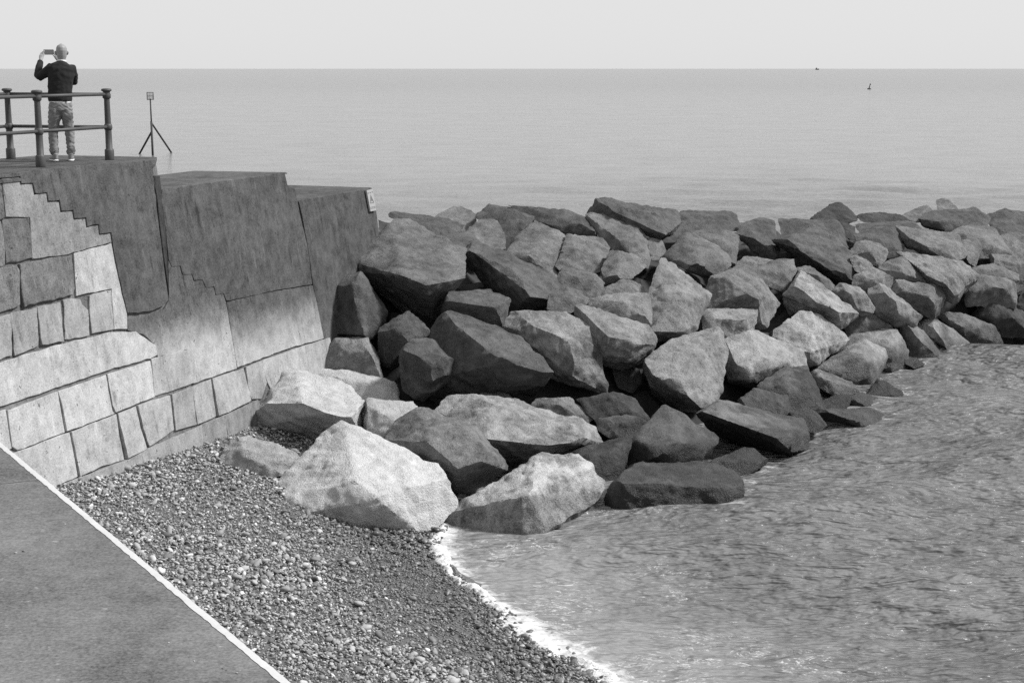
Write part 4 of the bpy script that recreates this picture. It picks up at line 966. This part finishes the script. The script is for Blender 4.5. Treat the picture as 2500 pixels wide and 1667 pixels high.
# ------------------------------------------------------------------ person photographing the sea
def blob_mesh(name, parts, vox, smooth=2, wr=0.0, wscale=(8, 8, 14)):
    """parts: ('c', [(x,y,z,rx,ry)...]) lofted limb; joined into one continuous skin by a voxel remesh"""
    V = []; F = []
    for P in parts:
        P = [tuple(p) for p in P]; seg = 14; b = len(V); n = len(P)
        for i, p in enumerate(P):
            c = Vector(p[:3]); nx = Vector(P[min(i + 1, n - 1)][:3]); pv = Vector(P[max(i - 1, 0)][:3]); t = (nx - pv).normalized()
            rx, ry = (p[3], p[4]) if len(p) > 4 else (p[3], p[3])
            side = Vector((1, 0, 0)) - t * t.x
            side = side.normalized() if side.length > .2 else Vector((0, 1, 0)); oth = t.cross(side).normalized()
            for k in range(seg):
                an = 2 * math.pi * k / seg; V.append(tuple(c + side * (rx * math.cos(an)) + oth * (ry * math.sin(an))))
        for i in range(n - 1):
            for k in range(seg): j = (k + 1) % seg; F.append((b + i * seg + k, b + i * seg + j, b + (i + 1) * seg + j, b + (i + 1) * seg + k))
        for i, sg in ((0, -1), (n - 1, 1)):
            c = Vector(P[i][:3]); t = (Vector(P[min(i + 1, n - 1)][:3]) - Vector(P[max(i - 1, 0)][:3])).normalized()
            r = P[i][3]; V.append(tuple(c + t * sg * r * .55)); ap = len(V) - 1
            for k in range(seg):
                j = (k + 1) % seg; F.append((b + i * seg + k, b + i * seg + j, ap))
    me = mesh('tmp', V, F); bm = bmesh.new(); bm.from_mesh(me); bmesh.ops.recalc_face_normals(bm, faces=bm.faces); bm.to_mesh(me); bm.free()
    o = bpy.data.objects.new('tmp', me); COL.objects.link(o)
    r = o.modifiers.new('r', 'REMESH'); r.mode = 'VOXEL'; r.voxel_size = vox
    s = o.modifiers.new('s', 'SMOOTH'); s.factor = .5; s.iterations = smooth
    out = bpy.data.meshes.new_from_object(o.evaluated_get(bpy.context.evaluated_depsgraph_get()))
    bpy.data.objects.remove(o); bpy.data.meshes.remove(me); out.name = name
    if wr:
        n = len(out.vertices); co = np.empty(n * 3, np.float32); out.vertices.foreach_get('co', co); co = co.reshape(-1, 3).astype(float)
        no = np.empty(n * 3, np.float32); out.vertices.foreach_get('normal', no); no = no.reshape(-1, 3)
        sh = co.copy(); sh[:, 2] += .45 * np.abs(co[:, 0])
        d = wr * (1 - 2 * np.abs(perlin(sh * np.array(wscale) + 3))) + wr * .6 * perlin(sh * np.array(wscale) * 2.2 + 8)
        co += no * d[:, None]; out.vertices.foreach_set('co', co.astype(np.float32).ravel())
    sm(out); out.update()
    return out
man_p = at_z(153, 394.5, PROM)
MRZ = math.atan2(-man_p[0], man_p[1])
man = tag(empty('person', tuple(man_p), MRZ), 'bald person in dark jumper and faded jeans, seen from behind, raising a phone', 'person')
# x to the right, y away from the viewer, z up, metres
WL_, WR_ = (-.238, .30, 1.535), (.015, .335, 1.53)        # wrists
fing = []
def finger(*pts): fing.append([p + (r,) for p, r in zip(pts, (.0095, .009, .008, .007)[:len(pts)])])
# left hand holding the left end of the phone
fing.append([(-.238, .30, 1.535, .026, .022), (-.232, .325, 1.565, .034, .018), (-.222, .345, 1.60, .036, .016)])
finger((-.243, .352, 1.605), (-.232, .385, 1.632), (-.205, .398, 1.645)); finger((-.228, .356, 1.613), (-.216, .388, 1.645), (-.188, .398, 1.655))
finger((-.212, .354, 1.618), (-.200, .388, 1.655), (-.176, .398, 1.668)); finger((-.198, .348, 1.612), (-.186, .376, 1.665), (-.172, .392, 1.682))
finger((-.222, .330, 1.575), (-.196, .340, 1.600), (-.178, .356, 1.615))
# right hand at the other end
fing.append([(.010, .335, 1.535, .026, .022), (-.004, .350, 1.565, .033, .018), (-.018, .362, 1.595, .034, .016)])
finger((-.002, .372, 1.602), (-.014, .396, 1.628), (-.040, .402, 1.632)); finger((-.014, .374, 1.612), (-.026, .400, 1.645), (-.052, .404, 1.648))
finger((-.026, .374, 1.618), (-.036, .400, 1.660), (-.060, .404, 1.668)); finger((-.038, .368, 1.612), (-.042, .394, 1.672), (-.060, .400, 1.685))
finger((-.020, .352, 1.575), (-.046, .352, 1.592), (-.062, .362, 1.612))
HX = .068
head = [[(HX - .012, .035, 1.43, .060, .062), (HX - .006, .03, 1.50, .056, .060), (HX, .03, 1.545, .060, .072), (HX + .002, .035, 1.585, .072, .090), (HX + .003, .035, 1.63, .079, .097), (HX + .004, .03, 1.675, .081, .100), (HX + .004, .03, 1.715, .076, .093), (HX + .004, .03, 1.745, .057, .070), (HX + .004, .03, 1.760, .03, .038)],
        [(HX - .01, .10, 1.555, .045, .03), (HX - .01, .115, 1.60, .052, .03)],                       # jaw and face
        [(HX - .02, .135, 1.625, .014), (HX - .022, .150, 1.605, .013)],                              # nose
        [(HX - .048, .118, 1.665, .03, .012), (HX + .04, .118, 1.665, .03, .012)],                     # brow
        [(HX - .083, .035, 1.605, .007, .016), (HX - .092, .03, 1.635, .010, .022), (HX - .090, .028, 1.66, .008, .016)],   # ears
        [(HX + .088, .035, 1.605, .007, .016), (HX + .098, .03, 1.635, .010, .022), (HX + .096, .028, 1.66, .008, .016)]]
inner = [[(.02, .01, .80, .13, .09), (.02, .01, 1.0, .13, .09), (.04, .01, 1.25, .14, .09), (.06, .02, 1.42, .13, .07)],
         [(-.09, .02, 1.42, .05), (-.285, .09, 1.27, .042), (-.238, .30, 1.535, .027)], [(.21, .02, 1.42, .05), (.235, .2, 1.20, .042), (.015, .335, 1.53, .027)],
         [(-.06, .01, .82, .075), (-.115, .02, .48, .055), (-.115, 0, .10, .04)], [(.09, .01, .82, .075), (.125, .02, .48, .055), (.128, 0, .10, .04)]]
def mpart(name, me, mat, label=None):
    o = link(name, me, mat, man)
    if label: o['label'] = label
    return o
mpart('body', blob_mesh('body', head + fing + inner, .0065, 1), M['skin'])
sweater = [[(.012, .0, .915, .172, .125), (.012, .0, .95, .178, .128), (.015, .0, 1.05, .176, .122), (.028, .0, 1.18, .180, .118), (.045, .0, 1.30, .195, .118), (.056, .005, 1.40, .200, .110), (.062, .01, 1.45, .165, .095), (.066, .015, 1.478, .100, .078), (.067, .02, 1.490, .078, .074)],
           [(-.075, .01, 1.425, .070), (-.17, .05, 1.345, .070), (-.275, .10, 1.275, .062), (-.292, .13, 1.295, .058), (-.275, .20, 1.40, .050), (-.243, .28, 1.51, .041)],
           [(.195, .01, 1.42, .072), (.222, .07, 1.32, .069), (.225, .18, 1.20, .062), (.19, .24, 1.26, .056), (.09, .30, 1.42, .048), (.03, .33, 1.512, .041)]]
mpart('jumper', blob_mesh('jumper', sweater, .011, 2, .006, (7, 7, 10)), M['knit'])
mpart('t_shirt', blob_mesh('t_shirt', [[(.012, 0, .885, .166, .120), (.012, 0, .93, .166, .120)], [(HX - .004, .025, 1.49, .070, .074), (HX - .002, .028, 1.525, .067, .071)]], .008, 1), M['white'])
jeans = [[(.012, .0, .905, .160, .113), (.013, .0, .84, .166, .122), (.014, -.005, .77, .172, .126)],
         [(-.060, -.002, .80, .100, .118), (-.075, 0, .70, .096, .108), (-.098, .01, .60, .084, .092), (-.112, .015, .48, .071, .078), (-.118, .0, .36, .064, .074), (-.117, -.01, .22, .060, .070), (-.117, -.01, .17, .066, .078), (-.116, -.008, .125, .056, .068)],
         [(.088, -.002, .80, .096, .118), (.100, 0, .70, .086, .108), (.112, .01, .60, .078, .092), (.120, .015, .48, .069, .078), (.127, .0, .36, .062, .074), (.129, -.01, .22, .058, .070), (.129, -.01, .16, .064, .076), (.128, -.008, .115, .054, .066)]]
mpart('jeans', blob_mesh('jeans', jeans, .009, 1, .009, (11, 11, 16)), M['jeans'])
for x, yaw in ((-.112, .28), (.128, -.05)):
    cy, sy = math.cos(yaw), math.sin(yaw)
    def rt(P): return [((x - p[1] * sy * 1.0 + p[0] * cy), p[1] * cy + p[0] * sy) + tuple(p[2:]) for p in P]
    up = blob_mesh('shoe', [rt([(0, -.075, .055, .036, .036), (0, -.03, .065, .042, .045), (0, .06, .052, .044, .034), (0, .15, .045, .042, .026), (0, .195, .04, .032, .02)]), rt([(0, -.055, .04, .036), (0, -.05, .12, .040, .046)])], .007, 1)
    s = mpart('shoe', up, M['shoe'])
    so = blob_mesh('sole', [rt([(0, -.09, .02, .036, .018), (0, -.03, .02, .044, .018), (0, .06, .02, .043, .018), (0, .15, .02, .047, .018), (0, .205, .02, .034, .018)])], .007, 1)
    link('sole', so, M['white'], s)
gl = blob_mesh('glasses', [[(HX - .088, .03, 1.655, .004), (HX - .084, .115, 1.655, .004)], [(HX + .092, .03, 1.655, .004), (HX + .084, .115, 1.655, .004)], [(HX - .084, .13, 1.655, .004), (HX + .084, .13, 1.655, .004)]], .004, 0)
mpart('glasses', gl, M['dark'])
# the phone is held, not part of the body
ph = tag(empty('phone', tuple(Vector(man_p) + Matrix.Rotation(MRZ, 3, 'Z') @ Vector((-.118, .385, 1.648))), MRZ), 'phone held up sideways in both hands by the bald person', 'phone')
def box(sx, sy, sz, c=(0, 0, 0), bev=.004):
    bm = bmesh.new(); bmesh.ops.create_cube(bm, size=1.0)
    for v in bm.verts: v.co = (v.co.x * sx + c[0], v.co.y * sy + c[1], v.co.z * sz + c[2])
    bmesh.ops.bevel(bm, geom=bm.edges[:], offset=bev, segments=2, affect='EDGES')
    me = bpy.data.meshes.new('box'); bm.to_mesh(me); bm.free(); return me
link('body', box(.150, .010, .078), M['dark'], ph); link('screen', box(.140, .003, .070, (0, -.0055, 0), .001), M['screen'], ph)

# ------------------------------------------------------------------ beacon, buoy, ship
bp = at_z(373, 379, 0)
bc = tag(empty('tripod_beacon', tuple(bp), math.atan2(-bp[0], bp[1])), 'dark tripod marker post with a cage on top standing in the sea', 'beacon')
def bpart(name, V, F, mat=M['steel']): return link(name, sm(mesh(name, V, F)), mat, bc)
k = bp[1] / FPX                                   # metres per picture element at the beacon
bpart('pole', *tube((0, 0, -1.5), (0, 0, 2.55), .085, .08)); bpart('upper_pole', *tube((0, 0, 2.5), (0, 0, 4.25), .055, .05))
bpart('leg', *tube((-1.32, 3.2, -.6), (0, .02, 1.78), .075)); bpart('leg', *tube((1.78, 4.0, -.6), (0, .02, 2.45), .07))
cg = bc
for z in (4.18, 4.45, 4.72):
    V = []; F = []
    for i in range(20):
        a = 2 * math.pi * i / 20
        for j in range(6):
            b = 2 * math.pi * j / 6; rr = .24 + .018 * math.cos(b); V.append((rr * math.cos(a), rr * math.sin(a), z + .018 * math.sin(b)))
    for i in range(20):
        for j in range(6): F.append((i * 6 + j, ((i + 1) % 20) * 6 + j, ((i + 1) % 20) * 6 + (j + 1) % 6, i * 6 + (j + 1) % 6))
    bpart('cage_ring', V, F)
for i in range(14):
    a = 2 * math.pi * i / 14; x, y = .24 * math.cos(a), .24 * math.sin(a)
    bpart('cage_bar', *tube((x, y, 4.16), (x, y, 4.74), .017, seg=6))
for a in (0, math.pi / 2): bpart('cage_bar', *tube((-.24 * math.cos(a), -.24 * math.sin(a), 4.18), (.24 * math.cos(a), .24 * math.sin(a), 4.18), .018, seg=6))

by = at_z(2122, 218.5, 0); ks = by[1] / FPX
bu = tag(empty('marker_buoy', tuple(by)), 'tiny dark buoy with a leaning mast far out on the sea', 'buoy')
link('float', sm(mesh('float', *lathe([(.35 * ks, -.5), (3.6 * ks, -.1), (5.2 * ks, 1.0 * ks), (4.4 * ks, 1.9 * ks), (1.2 * ks, 2.6 * ks)], 16))), M['steel'], bu)
link('mast', sm(mesh('mast', *tube((-.3 * ks, 0, 2.2 * ks), (2.4 * ks, 0, 13.0 * ks), 1.3 * ks, .7 * ks))), M['steel'], bu)
link('topmark', sm(mesh('topmark', *[list(map(lambda v: (v[0] + 2.2 * ks, v[1], v[2]), lathe([(.2 * ks, 10 * ks), (1.5 * ks, 10.6 * ks), (1.3 * ks, 13 * ks), (.3 * ks, 13.6 * ks)], 10)[0])), lathe([(1, 0), (1, 1), (1, 2), (1, 3)], 10)[1]])), M['steel'], bu)
sp = at_y(1995, 171, 8000); sp[2] = 0
sh_ = tag(empty('distant_ship', tuple(sp)), 'minute grey ship on the horizon', 'ship')
hv = [(-9, -2, 0), (9, -2, 0), (11, 0, 4.5), (9, 2, 0), (-9, 2, 0), (-10, -2, 4), (9, -2.2, 4), (12, 0, 5), (9, 2.2, 4), (-10, 2, 4)]
link('hull', mesh('hull', [(x, y, z * 1.4) for x, y, z in hv], [(0, 1, 6, 5), (1, 2, 7, 6), (2, 3, 8, 7), (3, 4, 9, 8), (4, 0, 5, 9), (5, 6, 7, 8, 9), (0, 4, 3, 2, 1)]), M['steel'], sh_)
link('wheelhouse', box(6, 3, 6, (-4, 0, 8), .2), M['sign'], sh_)
